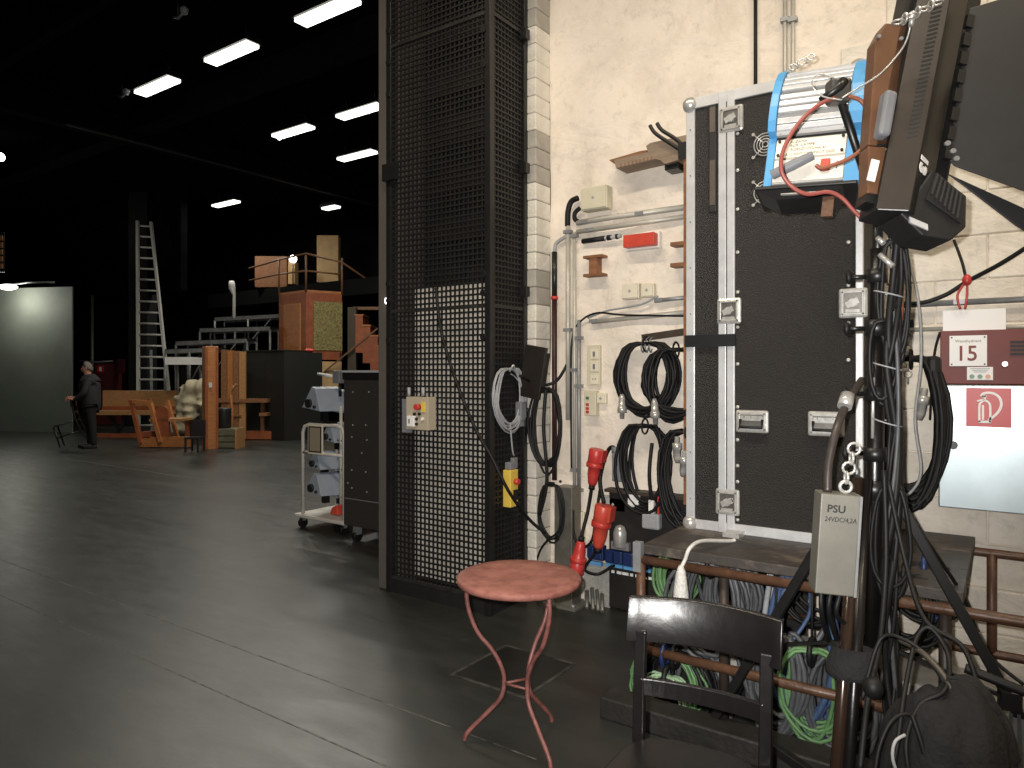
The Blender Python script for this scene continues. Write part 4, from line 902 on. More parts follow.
# ================================================================ BLACK CHAIR
def make_chair(label, loc, mtx=None, group=None, rotz=0):
    # local frame: chair faces -y, back board at y=0, floor at z=0
    t = thing('wooden_chair', label, 'chair', loc, group, world=False, mtx=mtx, rotz=rotz)
    w = .235
    def board(u, v):
        x = -w + 2 * w * u; return Vector((x, .06 * (1 - (x / w) ** 2), .745 + .135 * v))
    mb = MB(); N_ = 14
    for k in (0, 1):
        pass
    fr = [board(i / N_, 0) for i in range(N_ + 1)]; poly = [Vector((p.x, p.y, 0)) for p in fr] + [Vector((p.x, p.y + .022, 0)) for p in reversed(fr)]
    n = len(poly); zz = [.745, .752, .872, .88]; ins = [.004, 0, 0, .004]
    mb.prism([p + ZA * .745 for p in poly], ZA * .135 + YA * .034)
    mb.sm = [False, False] + [i < N_ or N_ < i < 2 * N_ + 1 for i in range(n)]
    mb.build('back_board', blackg, t, bevel=.006)
    def rail(z0, z1, ww):
        m2 = MB(); f2 = [Vector((-ww + 2 * ww * i / 10, .022 * (1 - (-1 + 2 * i / 10) ** 2) + .004, 0)) for i in range(11)]
        m2.prism([p + ZA * z0 for p in f2] + [p + ZA * z0 + YA * .018 for p in reversed(f2)], ZA * (z1 - z0)); return m2
    rail(.585, .64, .185).build('back_rail', blackg, t, bevel=.004)
    for s in (-1, 1):
        pl = [(.085, 0), (.03, .25), (.01, .45), (.018, .62), (.036, .78)]
        MB().prism([(s * .19 - .018, y - .014, z) for y, z in pl] + [(s * .19 - .018, y + .014, z) for y, z in reversed(pl)], (.036, 0, 0)).build('rear_leg', blackg, t, bevel=.004)
        MB().tube([(s * .19, -.42, 0), (s * .185, -.41, .43)], [.014, .021], 10).build('front_leg', blackg, t)
        MB().cyl((s * .19, -.41, .2), (s * .19, .02, .22), .011, 8).build('side_stretcher', blackg, t)
    MB().cyl((-.187, -.415, .28), (.187, -.415, .28), .011, 8).build('front_stretcher', blackg, t)
    sp_ = []
    for i in range(28):
        a = 2 * pi * i / 28; x = .215 * (abs(cos(a)) ** .6) * (1 if cos(a) > 0 else -1); y = -.2 + .235 * (abs(sin(a)) ** .6) * (1 if sin(a) > 0 else -1)
        sp_.append(Vector((x * (1 - .06 * (y + .2) / .235), y, .435)))
    MB().prism(sp_, ZA * .028).build('seat', blackg, t, bevel=.008)
    return t
make_chair('glossy black wooden chair in the foreground facing away from the bench', (-.765, 2.07, 0), rotz=R(6))
# ================================================================ LAMP STAND
SX, SY = -.41, 2.89
st = thing('lamp_stand', 'heavy black tripod lamp stand with red taped leg and bundled cables', 'lamp stand', (SX, SY, 0))
def sp3(px, py, dy=0): return PY(px, py, SY + dy)
top = sp3(878, 212); low = Vector((SX, SY, sp3(872, 648).z)); hub = Vector((SX, SY, sp3(872, 470).z))
def axis(z): # slightly leaning column
    k = (z - low.z) / (top.z - low.z); return low + (top - low) * k
MB().cyl(low, axis(1.75), .03, 16).build('outer_column', blackg, st)
MB().cyl(axis(1.75), axis(2.05), .025, 16).build('inner_column', blackg, st)
MB().cyl(axis(1.95), top, .018, 12).build('spigot_column', blackm, st)
for z, r_, h_ in ((1.17, .045, .07), (1.30, .04, .05), (1.52, .042, .05), (1.76, .04, .06), (1.95, .035, .05)):
    c = axis(z); MB().cyl(c - ZA * h_ / 2, c + ZA * h_ / 2, r_, 16).build('collar', blackm, st)
    kb = MB().cyl(c - XA * r_, c - XA * (r_ + .05) - YA * .02, .009, 8).build('lock_screw', blackm, st)
    MB().ball(c - XA * (r_ + .055) - YA * .02, .022, 8, (.6, 1, 1.2)).build('lock_knob', rubber, kb)
MB().cyl(axis(1.36) - YA * .034 - XA * .004, axis(1.58) - YA * .034 - XA * .004, .006, 8).build('bright_rod', chrome, st)
# legs with braces
for k, (ang, L_) in enumerate(((15, .66), (167, .70))):
    d = Vector((cos(R(ang)), sin(R(ang)), 0)); p0 = hub + d * .045 + ZA * -.03; foot = Vector((SX, SY, 0)) + d * L_ + ZA * .012
    lg = MB().bar(p0, foot, .03, .036).build('leg', blackm, st, bevel=.004)
    dn = (foot - p0).normalized()
    if k == 0: MB().bar(p0 + dn * .02, p0 + dn * .085, .032, .038).build('red_tape', redp, lg, 'red tape band')
    MB().ball(foot + ZA * .018, .03, 8).build('rubber_foot', rubber, lg)
    bb = p0 + (foot - p0) * .62; lw = axis(low.z + .03); MB().bar(lw, bb, .02, .012).build('brace', blackm, st)
    MB().obox(bb, d * .03, Vector((-d.y, d.x, 0)) * .028, ZA * .03).build('brace_clamp', blackm, st)
# near leg: two thick tubes with cloth wrapped round them
nf = Vector((SX - .0, SY - .62, .012)); ntop = hub + Vector((-.01, -.05, -.03))
near = MB().cyl(ntop, nf, .019, 12).build('near_leg', blackg, st)
MB().cyl(ntop + XA * -.028 + YA * -.01, nf + XA * -.035, .021, 12).build('near_leg', mat('dark_bronze', srgb(60, 44, 34), .22, .3, var=.3), st)
MB().ball(nf + ZA * .02, .035, 8).build('rubber_foot', rubber, near)
kz = (nf - ntop)
wp = []
for i in range(7):
    c = ntop + kz * (.44 + i * .012); 
    for k in range(16):
        a = 2 * pi * k / 16; wp.append(c + XA * (-.015) + XA * cos(a) * (.062 + .008 * sin(3 * a + i)) + YA * sin(a) * (.045 + .006 * cos(2 * a + i)))
mb = MB(); mb.add(wp, [(i * 16 + k, i * 16 + (k + 1) % 16, (i + 1) * 16 + (k + 1) % 16, (i + 1) * 16 + k) for i in range(6) for k in range(16)], True)
mb.build('cloth_wrap', clothb, st, 'black cloth wrapped round the near leg', solid=.008)
# cables strapped to the column
rr = random.Random(9)
cab_cols = [rubber, rubber, rubber, rubber, corange, rubber, cgrey]
for i in range(7):
    pts = []
    for j in range(12):
        z = max(.02 + .01 * j, top.z - .05 - j * (.19 + .01 * i)); c = axis(max(z, .55)); a = rr.uniform(-.5, 1.6)
        pts.append(Vector((c.x, c.y, z)) + Vector((.035 + .05 * abs(sin(i + j * .7)) * .9, -.03 + rr.uniform(-.03, .03), 0)))
    if i in (4,): pts = pts[:3]
    cable_mb(pts, .007 + .003 * (i % 3)).build('strapped_cable', cab_cols[i], st)
for z in (2.12, 1.88, 1.62, 1.42): c = axis(z) + XA * .04 - YA * .02; MB().ring(c, ZA + XA * .3, .05, .0028, 16, 5).build('cable_tie', clgrey, st)
# tangled loops at mid column
for i, (px, py, w, h_) in enumerate(((893, 300, 26, 120), (884, 360, 24, 80), (892, 540, 30, 110))):
    c = sp3(px, py, -.03); coil_mb(c, XA, ZA, w * .0018, h_ * .0018, 3, .008, .2, 60 + i, .02).build('strapped_cable', rubber, st)
# upper clamps and spigot rod
rodtop = PT(838, 92, 2.42); rodlow = top - YA * .05
MB().cyl(rodlow, rodtop, .0135, 12).build('boom_rod', blackm, st)
MB().cyl(rodlow + (rodtop - rodlow) * .06 - YA * .002, rodlow + (rodtop - rodlow) * .4, .0145, 12).build('taped_section', mat('tape_grey', srgb(120, 118, 120), .4, .2, var=.6, vs=30, col2=(.03, .03, .03)), st)
MB().obox(rodtop, RIGHT * .035, UP * .04, FWD * .03).build('clamp', mat('cast_grey', srgb(96, 94, 92), .45, .5, var=.3), st, bevel=.01)
hp = PT(820, 101, 2.4); MB().tube([rodtop - FWD * .04 + UP * .02, rodtop - FWD * .05 - RIGHT * .015 + UP * .0, hp], [.017, .014, .012], 10).build('clamp_lever', blackm, st)
MB().obox(axis(2.22), XA * .05, YA * .045, ZA * .05).build('junction_clamp', steel, st, bevel=.01)
for i in range(4):
    a = axis(2.2 - .06 * i) + Vector((rr.uniform(-.05, .04), -.06, 0)); MB().cyl(a, a + Vector((rr.uniform(-.05, .08), -.01, rr.uniform(-.06, .06))), .01, 8).build('clamp_bolt', chrome, st)
# steel power supply box hung on the column
c = PT(834, 542, 2.33); Mx = Matrix.Translation(c) @ Matrix(((CS * .94 + SN * .34 * 0, 0, 0, 0), (0, 1, 0, 0), (0, 0, 1, 0), (0, 0, 0, 1)))
ps = thing('power_supply', 'grey steel power supply box marked PSU hanging on the lamp stand', 'power supply', c - ZA * .17)
fr_ = (RIGHT * .985 - FWD * .17).normalized(); dp = (FWD * .985 + RIGHT * .17).normalized()
zt_ = (UP * .998 + fr_ * .06).normalized(); fr2 = (fr_ - zt_ * fr_.dot(zt_)).normalized()
pw, ph, pd = .06, .162, .045
MB().obox(c, fr2 * pw, dp * pd, zt_ * ph).build('box', psus, ps, bevel=.004)
MB().obox(c + fr2 * (pw + .001) - dp * .004, fr2 * .004, dp * .045, zt_ * ph).build('side_cover', steel, ps)
fp = c - dp * (pd + .0012)
text_obj('PSU', fp - fr2 * .04 + zt_ * .105, fr2, zt_, .034, ink, ps, bold=.0006)
text_obj('24VDC/4,2A', fp - fr2 * .046 + zt_ * .075, fr2, (zt_ + fr2 * .1), .022, ink, ps, xs=.85)
ey = c + zt_ * (ph + .022) + fr2 * .025; MB().ring(ey, dp, .018, .006, 14, 6).build('eye_bolt', chrome, ps)
for i in range(4): MB().ring(ey + zt_ * (.03 + i * .032) + fr2 * .006 * i, dp if i % 2 else fr2, .019, .005, 12, 5).build('chain_link', chrome, ps)
cable_mb([c + zt_ * ph - fr2 * .03, PT(829, 462, 2.36), PT(838, 425, 2.4), PT(849, 400, 2.5), PT(862, 380, 2.58)], .014).build('conduit_hose', mat('hose_dark', srgb(58, 50, 46), .4, var=.3, vs=40), ps)
e_ = PT(848, 395, 2.48); MB().cyl(e_, e_ + (PT(845, 405, 2.46) - e_) * 1.2, .024, 12).build('hose_fitting', chrome, ps)
for i, (dx, e1) in enumerate(((-.03, (828, 640)), (.0, (842, 655)), (.03, (858, 630)))):
    cable_mb([c - zt_ * ph + fr2 * dx, c - zt_ * (ph + .08) + fr2 * dx * .8, PT(e1[0], e1[1], 2.5)], .008).build('lead', rubber, ps)
# ================================================================ BLUE LAMP HEAD
def frame(P, x, z):
    x = Vector(x).normalized(); z = Vector(z); z = (z - x * z.dot(x)).normalized(); y = z.cross(x)
    M = Matrix.Identity(4)
    for i in range(3): M[i][0], M[i][1], M[i][2], M[i][3] = x[i], y[i], z[i], P[i]
    return M
P = PT(809, 162, 2.72)
BL_X = (XA * .97 + YA * .06 + ZA * -.06); BL_Z = Vector((.07, .26, .96))
M = frame(P, BL_X, BL_Z)
hd = thing('studio_lamp', 'large blue and aluminium studio lamp head with ribbed back', 'studio lamp', mtx=M)
w = .128
# profile in (y,z): y negative towards the viewer
ribs = [(-.005, .115), (-.03, .12), (-.045, .16), (-.048, .22), (-.04, .28), (-.02, .34), (.012, .395), (.055, .435), (.11, .46), (.17, .47)]
back = [(.3, .47), (.34, .3), (.3, .05), (.17, -.085)]
low_ = [(.0, -.085), (0, .0), (0, .11)]
prof = ribs + back + low_
def xprof(pr_, x0, x1): return MB().prism([(x0, y, z) for y, z in pr_], (x1 - x0, 0, 0))
core = [(y + .012, z - .004) for y, z in ribs] + back + low_
xprof(core, -w, w).build('housing', mat('lamp_aluminium', srgb(196, 194, 190), .4, .5, var=.15, vs=10), hd)
# ribs as fins
sm_ = spline([Vector((0, y, z)) for y, z in ribs[1:]], 4); tot = [0]
for a, b in zip(sm_, sm_[1:]): tot.append(tot[-1] + (b - a).length)
NR = 13
for i in range(NR):
    s_ = tot[-1] * (i + .5) / NR; k = max(j for j in range(len(tot)) if tot[j] <= s_); k = min(k, len(sm_) - 2)
    p = sm_[k]; d = (sm_[k + 1] - sm_[k]).normalized(); nn = Vector((0, -d.z, d.y))
    if nn.y > 0: nn = -nn
    MB().obox(p + nn * .002, XA * (w - .002), nn * .006, d * .0115).build('rib', alu, hd, bevel=.003)
big = [(y - .016, z) if i else (y, z) for i, (y, z) in enumerate(ribs[:5])] + [(y - .012, z + .012) for y, z in ribs[5:]] + [(.32, .49), (.36, .3), (.32, .05), (.18, -.1)] + [(-.01, -.095), (-.012, .11)]
xprof(big, -w - .03, -w).build('end_plate', sky, hd, 'cyan blue end plate', bevel=.006)
xprof(big, w, w + .075).build('end_plate', sky, hd, 'cyan blue end plate', bevel=.006)
MB().box(-w, w, -.006, .01, .1, .116).build('groove', ink, hd)
lp = mat('lamp_panel', srgb(222, 214, 196), .45, .1, var=.15, vs=6, col2=srgb(206, 176, 110), lo=.25, hi=.42)
pu = MB().box(-w + .002, w - .002, -.012, .004, .02, .1).build('text_panel', lp, hd, 'pale panel with handwriting', bevel=.002)
text_obj('ALZAMA', (-.075, -.0125, .08), XA, ZA, .016, inkg, pu)
text_obj('4xIR  LAMPE', (-.075, -.0125, .064), XA, ZA, .017, inkg, pu)
text_obj('IRGENDWO/mal an', (-.075, -.0125, .047), XA, ZA, .016, inkg, pu)
text_obj('DAYLIGHT COMPACT 2500', (-.1, -.0125, .027), XA, ZA, .0155, inkg, pu)
pl_ = MB().box(-w + .002, w - .002, -.01, .004, -.08, .012).build('switch_panel', mat('lamp_panel_low', srgb(220, 214, 202), .45, .1, var=.1, vs=6), hd, bevel=.002)
sw = MB().box(.045, .078, -.022, -.008, -.05, -.002).build('rocker_switch', redor, pl_, 'red rocker switch', bevel=.003)
MB().box(.085, .12, -.014, -.008, -.05, -.005).build('mark_plate', pplate, pl_)
for a in ((.09, .115, -.030, -.026), (.1, .104, -.045, -.012)): MB().box(a[0], a[1], -.0155, -.0135, a[2], a[3]).build('mark', inkg, pl_)
# grey cable gland lying across, orange cable
MB().tube([(-.125, -.03, -.06), (-.05, -.04, -.03), (.02, -.04, .004)], [.02, .021, .018], 10).build('grey_connector', greyp, hd, 'grey tubular cable connector', bevel=.002)
for s in (-1, 1):
    for z in (.03, .09, .125): MB().cyl((s * (w - .014), -.012, z), (s * (w - .014), -.02, z), .006, 8).build('screw', ink, hd)
# black flange and frame below
MB().box(-w - .06, w + .05, -.02, .17, -.112, -.098).build('bottom_flange', blackm, hd, bevel=.004)
MB().prism([(-w - .05, -.01, -.112), (w, -.01, -.112), (w - .04, .02, -.14), (-w + .02, .02, -.14)], (0, .13, 0)).build('filter_frame', blackm, hd)
for a in ((-w + .04, w - .06, -.132, -.128),): MB().box(a[0], a[1], -.006, .006, a[2], a[3]).build('frame_edge', chrome, hd)
# yoke clips at right end plate and chain on the top
MB().box(w + .06, w + .09, -.055, .02, .2, .4).build('side_clip', blackm, hd, bevel=.004)
for z in (.22, .3, .38): MB().box(w + .05, w + .115, -.065, -.04, z - .012, z + .012).build('clip_tooth', blackm, hd)
for i in range(5): MB().ring((-w + .01 + i * .018, .06 - i * .006, .475 + i * .004), XA if i % 2 else YA, .014, .004, 10, 5).build('safety_chain', chrome, hd)
# rust brown strap hanging below
MB().box(.06, .1, .02, .03, -.22, -.1).build('hanging_strap', rust, hd)
# orange cable loop in front of lamp head
LT_ = 2.38
single(cable_mb([PT(x, y, LT_) for x, y in ((848, 96), (860, 100), (868, 112), (869, 130), (862, 148), (850, 158), (836, 164), (822, 168), (816, 165))], .007, 6, 9), 'orange_cable', corange, 'orange cord curving behind the boom rod to the grey connector', 'cable')
single(cable_mb([PT(x, y, LT_) for x, y in ((836, 98), (820, 104), (800, 122), (785, 146), (781, 168), (789, 184), (806, 194), (828, 192), (842, 198), (855, 212), (868, 222), (882, 214))], .007, 6, 9), 'red_brown_cable', mat('cord_red_brown', srgb(150, 68, 58), .45, var=.15), 'long red brown cord looping across the blue lamp head', 'cable')
# ================================================================ BIG BLACK SPOTLIGHT 13
ST = 2.2; LEAN = R(14.3)
P = PT(897, 208, ST)
FX_Z = UP * cos(LEAN) + RIGHT * sin(LEAN) + FWD * .12; FX_X = RIGHT * cos(LEAN) - UP * sin(LEAN)
M = frame(P, FX_X, FX_Z); sl = thing('spotlight', 'huge black stage spotlight with barn doors, brown rear and number 13', 'spotlight', mtx=M)
def L2(px, py, y=0.0):   # picture offset to the lamp's own frame (x to its front, z along the body)
    k = (ST + y) / FPX; dx, du = (px - 897) * ST / FPX * (ST + y) / ST, (208 - py) * (ST + y) / FPX
    return Vector((dx * cos(LEAN) - du * sin(LEAN), y, dx * sin(LEAN) + du * cos(LEAN)))
MB().prism([(-.04, .045, 0), (.04, 0, 0), (.135, .07, 0), (.135, .16, 0), (-.04, .16, 0)], (0, 0, .85)).build('housing', blackm, sl, 'black housing', bevel=.004)
fn = Vector((-.0225, -.04, 0)).normalized()
MB().prism([Vector((-.042, .045, .004)) + fn * .002, Vector((.038, 0, .004)) + fn * .002, Vector((.038, 0, .004)), Vector((-.042, .045, .004))], (0, 0, .84)).build('louvre_panel', bmetal, sl, 'brown black louvred side panel')
for i in range(34): c = Vector((.012, .0158, .25 + i * .0155)) + fn * .003; MB().obox(c, Vector((.012, -.00675, .004)), fn * .0015, Vector((-.0015, 0, .003))).build('louvre_slot', ink, sl)
MB().box(-.068, -.04, .07, .14, .03, .8).build('rear_strip', blackm, sl)
MB().box(.135, .2, .1, .34, .1, .85).build('lens_barrel', blackm, sl, bevel=.01)
# colour changer box at the lower end
hexa = [L2(904, 212), L2(940, 165), L2(974, 192), L2(971, 225), L2(954, 239), L2(925, 234)]
gb = MB().prism([v + Vector((0, .02, 0)) for v in hexa], (0, .13, 0)).build('colour_changer', black, sl, 'black colour changer box', bevel=.006)
MB().prism([v + Vector((0, .012, 0)) for v in (L2(930, 197), L2(943, 168), L2(968, 192), L2(964, 222))], (0, .009, 0)).build('ribbed_lid', mat('lid_dark', srgb(26, 26, 27), .45), gb, bevel=.002)
for i in range(7):
    k = i / 6; a_, b_ = L2(943 + 22 * k, 171 + 21 * k, .01), L2(935 + 24 * k, 192 + 25 * k, .01); MB().bar(a_, b_, .006, .006, (0, 1, 0)).build('cooling_rib', mat('rib_dark', srgb(48, 48, 48), .5), gb)
MB().obox(L2(921, 222, .018), (L2(930, 226) - L2(912, 218)) * .5, YA * .004, (L2(0, 0) - L2(0, 3))).build('silver_label', alu, gb)
n13 = Vector((.07, -.095, 0)).normalized()
ax13 = (Vector((0, 0, -1)) + Vector((.095, .07, 0)) * 1.2).normalized(); ax13 = Vector((0, 0, -1)); up13 = Vector((.095, .07, 0)).normalized()
text_obj('13', Vector((.044, .003, .198)) + n13 * .004, ax13, up13, .062, pplate, sl, 'number', bold=.004)
# brown rear housing with grey handle and white label
def plate(pts, y0, d, name, m, label=None, bevel=.004): return MB().prism([L2(q_[0] + 17, q_[1] - 12, y0) for q_ in pts], (0, d, 0)).build(name, m, sl, label, bevel=bevel)
plate(((868, 146), (890, 147), (917, 15), (894, 14), (883, 33)), .07, .06, 'rear_housing', brownm, 'brown rear housing')
plate(((863, 197), (882, 199), (890, 149), (867, 148)), .065, .06, 'rear_base', brownm)
plate(((872, 139), (884, 141), (895, 94), (883, 90)), .025, .05, 'handle', greyp, 'grey plastic handle', .01)
plate(((862.5, 184), (870.5, 186), (877, 164), (869, 162)), .06, .004, 'white_label', pplate, None, 0)
for q_ in ((885, 30), (908, 32), (886, 152), (880, 192)): c = L2(q_[0] + 17, q_[1] - 12, .062); MB().cyl(c + YA * .008, c - YA * .004, .006, 8).build('bolt', steel, sl)
# barn doors: hinge ring and leaves
ctr = Vector((.19, .33, .42))
MB().ring(ctr, XA, .26, .012, 36, 8).build('hinge_ring', blackm, sl)
leafm = mat('barn_door', srgb(44, 44, 47), .55, .1, var=.2, vs=9)
def leaf(pts, y0, k_, name='barn_door', label=None):
    vs_ = [L2(*q_) for q_ in pts]; x0 = min(v_.x for v_ in vs_)
    for v_ in vs_: v_.y = y0 - k_ * (v_.x - x0)
    return MB().prism(vs_, (0, .006, 0)).build(name, leafm, sl, label, bevel=.002)
b1 = leaf(((993, -12), (957, 154), (962, 162), (1030, 200), (1060, 210), (1070, -30)), .02, .25, label='large dark grey leaf')
for k in range(8):
    c = L2(989 - 33 * k / 7, 6 + 142 * k / 7, .015); MB().obox(c, XA * .012, YA * .008, ZA * .022).build('hinge', blackm, b1)
leaf(((964, 163), (1030, 202), (1060, 222), (1060, 250), (1024, 222), (980, 178)), .06, .15, label='narrow lower leaf')
leaf(((985, -10), (955, 150), (1030, 150), (1040, -10)), .42, -.2)
for k, (px, py) in enumerate(((955, 150), (950, 142), (958, 158))): c = L2(px, py, -.01); MB().cyl(c, c - YA * .012, .008, 8).build('bolt', steel, sl)
# steel safety wire
a = PT(912, 18, 2.2)
t = thing('safety_wire', 'thin steel safety wire looped from the spotlight to the boom clamp', 'wire', rodtop)
cable_mb([PT(x, y, 2.3 - .1 * i / 6) for i, (x, y) in enumerate(((842, 98), (858, 88), (880, 74), (900, 52), (908, 36), (911, 20)))], .003).build('wire', chrome, t)
cable_mb([PT(x, y, 2.3) for x, y in ((842, 100), (822, 96), (812, 84), (818, 74), (834, 78))], .0025).build('wire_loop', chrome, t)
for i in range(7): MB().ring(PT(898 + i * 6.5, 22 - i * 3.2, 2.16), RIGHT if i % 2 else UP, .016, .0035, 10, 5).build('chain_link', chrome, t)
MB().cyl(PT(911, 26, 2.2), PT(913, 12, 2.2), .008, 8).build('crimp', chrome, t)
# ================================================================ BLACK CRATE, CLOTH AND CABLES, LOWER RIGHT
cx0, cx1, cy0, cy1, cz = -.28, .40, 2.32, 2.78, .5
cr = thing('black_crate', 'black ribbed equipment crate on the floor at the lower right', 'crate', ((cx0 + cx1) / 2, (cy0 + cy1) / 2, 0))
MB().box(cx0, cx1, cy0, cy1, .03, cz).build('body', blackm, cr, bevel=.01)
for i in range(16): x = cx0 + .28 + i * .021; MB().box(x, x + .01, cy0 - .012, cy1, cz - .12, cz + .008).build('rib', rubber, cr)
MB().box(cx0 + .02, cx0 + .25, cy0 - .005, cy0, .06, cz - .05).build('front_panel', black, cr)
for x in (cx0 + .05, cx1 - .05):
    for y in (cy0 + .05, cy1 - .05): MB().cyl((x, y, 0), (x, y, .03), .025, 10).build('foot', rubber, cr)
# black cloth heap on the crate
rc = random.Random(3)
cc = PT(935, 690, 2.42)
def heap(u, v):
    a = 2 * pi * u; r_ = v
    x = (cx0 + .13) + (.17 * r_ + .014 * sin(5 * a) * r_) * cos(a); y = 2.42 + (.19 * r_ + .012 * sin(4 * a + 1) * r_) * sin(a)
    z = cz + .012 + .17 * (1 - r_ ** 2.2) * (1 + .25 * cos(a - .4)) + .02 * sin(7 * a + 9 * r_) * r_ + .016 * sin(40 * x + 12 * y) * (1 - .5 * r_)
    if r_ > .82 and sin(a) < .1: z -= (r_ - .82) * 1.1 * (1 + .4 * sin(3 * a)); y -= .02
    return Vector((x, y, z))
single(MB().grid(heap, 40, 16), 'black_cloth', clothb, 'black cloth bag slumped over the black crate', 'cloth', solid=.006)
# loose cables around
def lc(pts, r, m, label): single(cable_mb([PT(*p) for p in pts], r, 7, 8), 'loose_cable', m, label, 'cable')
lc(((884, 470, 2.5), (886, 560, 2.45), (880, 640, 2.35), (868, 700, 2.2), (860, 770, 2.1)), .009, rubber, 'black cable dropping from the column along the near leg')
lc(((888, 480, 2.5), (905, 560, 2.42), (925, 620, 2.3), (965, 650, 2.2), (985, 720, 2.1)), .008, rubber, 'black cable curving down in front of the bench end to the crate')
lc(((862, 700, 2.2), (880, 640, 2.25), (905, 640, 2.2), (930, 660, 2.15), (950, 700, 2.1), (940, 720, 2.05), (900, 715, 2.05), (880, 745, 2.03), (872, 800, 2.0)), .006, rubber, 'thin black cable loop lying over the cloth')
lc(((905, 735, 1.95), (895, 742, 1.94), (893, 760, 1.93), (902, 785, 1.92)), .0045, clgrey, 'light grey cable end in front of the crate')
lc(((900, 640, 2.25), (925, 655, 2.15), (952, 690, 2.05), (958, 735, 2.0), (940, 775, 1.95)), .009, mat('cable_olive', srgb(64, 58, 50), .45), 'olive dark cable arching over the cloth')
lc(((965, 668, 2.3), (995, 680, 2.25), (1030, 694, 2.2)), .016, rubber, 'thick black cable running from the leg clamp to the right edge')
lc(((912, 520, 2.6), (940, 560, 2.7), (965, 600, 2.8), (985, 650, 2.8), (1024, 685, 2.7)), .007, rubber, 'thin black cable falling beside the taped tripod leg')
lc(((980, 700, 2.2), (1000, 715, 2.12), (1012, 745, 2.05), (1010, 780, 2.0)), .014, rubber, 'thick black cable bending over the ribbed crate edge')
lc(((888, 800, 2.0), (898, 740, 2.02), (905, 690, 2.1), (916, 640, 2.2), (930, 628, 2.2), (948, 655, 2.15), (945, 690, 2.05), (920, 705, 2.05), (906, 745, 2.0), (915, 800, 1.96)), .007, rubber, 'black cable loop standing up over the cloth')
lc(((912, 715, 2.0), (922, 745, 1.97), (930, 780, 1.95)), .007, rubber, 'black cable hanging over the crate front')
c = PT(873, 688, 2.15); MB().ball(c, .03, 10, (1, 1, 1.1)).build('leg_knob', rubber, st)
c = PT(961, 717, 2.06); single(MB().cyl(c - RIGHT * .02 + UP * .014, c + RIGHT * .02 - UP * .018, .006, 10), 'jack_plug', chrome, 'shiny jack plug lying on the black cloth', 'plug')
# yellow and black striped tape roll
c = Vector((cx0 + .5, cy1 - .16, cz + .012)); t = thing('hazard_tape', 'yellow and black hazard tape strip lying on the crate', 'tape', c)
for i in range(6): MB().obox(c + XA * (i * .035 - .09) + YA * .02 * sin(i), XA * .0175, YA * .03, ZA * .004).build('yellow_stripe' if i % 2 == 0 else 'black_stripe', yellow if i % 2 == 0 else ink, t)
# chair-side lower black leg bar (folded stand lying under the chair)
single(MB().bar(PZ(766, 742, .12), PZ(850, 800, .06), .035, .035), 'floor_bar', blackm, 'black steel bar lying on the floor behind the chair', 'bar', bevel=.004)
# ================================================================ STAGE, FAR LEFT
def at(px, py): return PZ(px, py, 0)
def hz(px, py, p):   # height at pixel row py of a thing standing at floor point p
    t = (p - EYE).dot(FWD); return CAMH + (HY - py) / FPX * t
def sxy(px, py, p):  # point at the picture-plane depth of floor point p
    t = (p - EYE).dot(FWD); return PT(px, py, t)
# --- dark rack case beside the proscenium
p = at(342, 542); zt = hz(360, 371, p)
x0, y0 = p.x, p.y + .02
t = thing('rack_case', 'tall dark rack case on castors beside the proscenium edge', 'rack case', (x0 + .3, y0 + .2, 0))
w_ = .78
MB().box(x0, x0 + w_, y0, y0 + .6, .16, zt - .08).build('body', mat('rack_brown_black', srgb(58, 52, 49), .5, var=.3, vs=40), t, bevel=.006)
MB().box(x0 - .01, x0 + w_ + .01, y0 - .01, y0 + .61, zt - .08, zt).build('lid', blackm, t, bevel=.006)
MB().box(x0 - .012, x0 + w_ + .012, y0 - .014, y0 - .004, zt - .014, zt + .006).build('lid_edge', alu, t)
MB().box(x0 + .02, x0 + w_, y0 - .004, y0, .41, .418).build('front_seam', greyp, t)
for i, (a, b) in enumerate(((353, 392), (369, 392), (353, 425), (366, 425), (352, 437), (367, 440), (362, 453), (352, 470), (366, 472), (348, 483), (352, 488), (367, 492))):
    c = PY(a, b, y0); MB().cyl(c, c - YA * .006, .008, 8).build('screw', chrome, t)
for x in (x0 + .1, x0 + .6):
    for y in (y0 + .08, y0 + .5):
        MB().cyl((x - .02, y, .05), (x + .02, y, .05), .05, 14).build('castor', rubber, t); MB().box(x - .03, x + .03, y - .03, y + .03, .07, .16).build('castor_fork', steel, t)
# --- trolley with lanterns
p = at(303, 527); tx, ty = p.x, p.y
zr = hz(312, 424, p); zm = hz(312, 452, p)
tr = thing('lamp_trolley', 'white tubular trolley carrying small grey lanterns beside the rack case', 'trolley', (tx + .3, ty + .2, 0))
TW, TD = .62, .45; zb = .13
wt = mat('trolley_white', srgb(206, 200, 190), .45, var=.15)
for y in (ty, ty + TD):
    pts = [(tx, y, zb), (tx, y, zr - .08), (tx + .03, y, zr - .02), (tx + .1, y, zr), (tx + TW - .1, y, zr), (tx + TW - .03, y, zr - .02), (tx + TW, y, zr - .08), (tx + TW, y, zb)]
    MB().tube(pts, .018, 8).build('frame', wt, tr); MB().cyl((tx, y, zm), (tx + TW, y, zm), .016, 8).build('mid_rail', wt, tr)
MB().box(tx - .08, tx + TW + .05, ty - .05, ty + TD + .05, zb - .025, zb + .012).build('deck', wt, tr, bevel=.01)
for s in ((tx, ty), (tx + TW, ty), (tx, ty + TD), (tx + TW, ty + TD)):
    MB().cyl((s[0] - .018, s[1], .05), (s[0] + .018, s[1], .05), .05, 14).build('castor', rubber, tr); MB().box(s[0] - .025, s[0] + .025, s[1] - .02, s[1] + .02, .07, zb - .02).build('castor_fork', steel, tr)
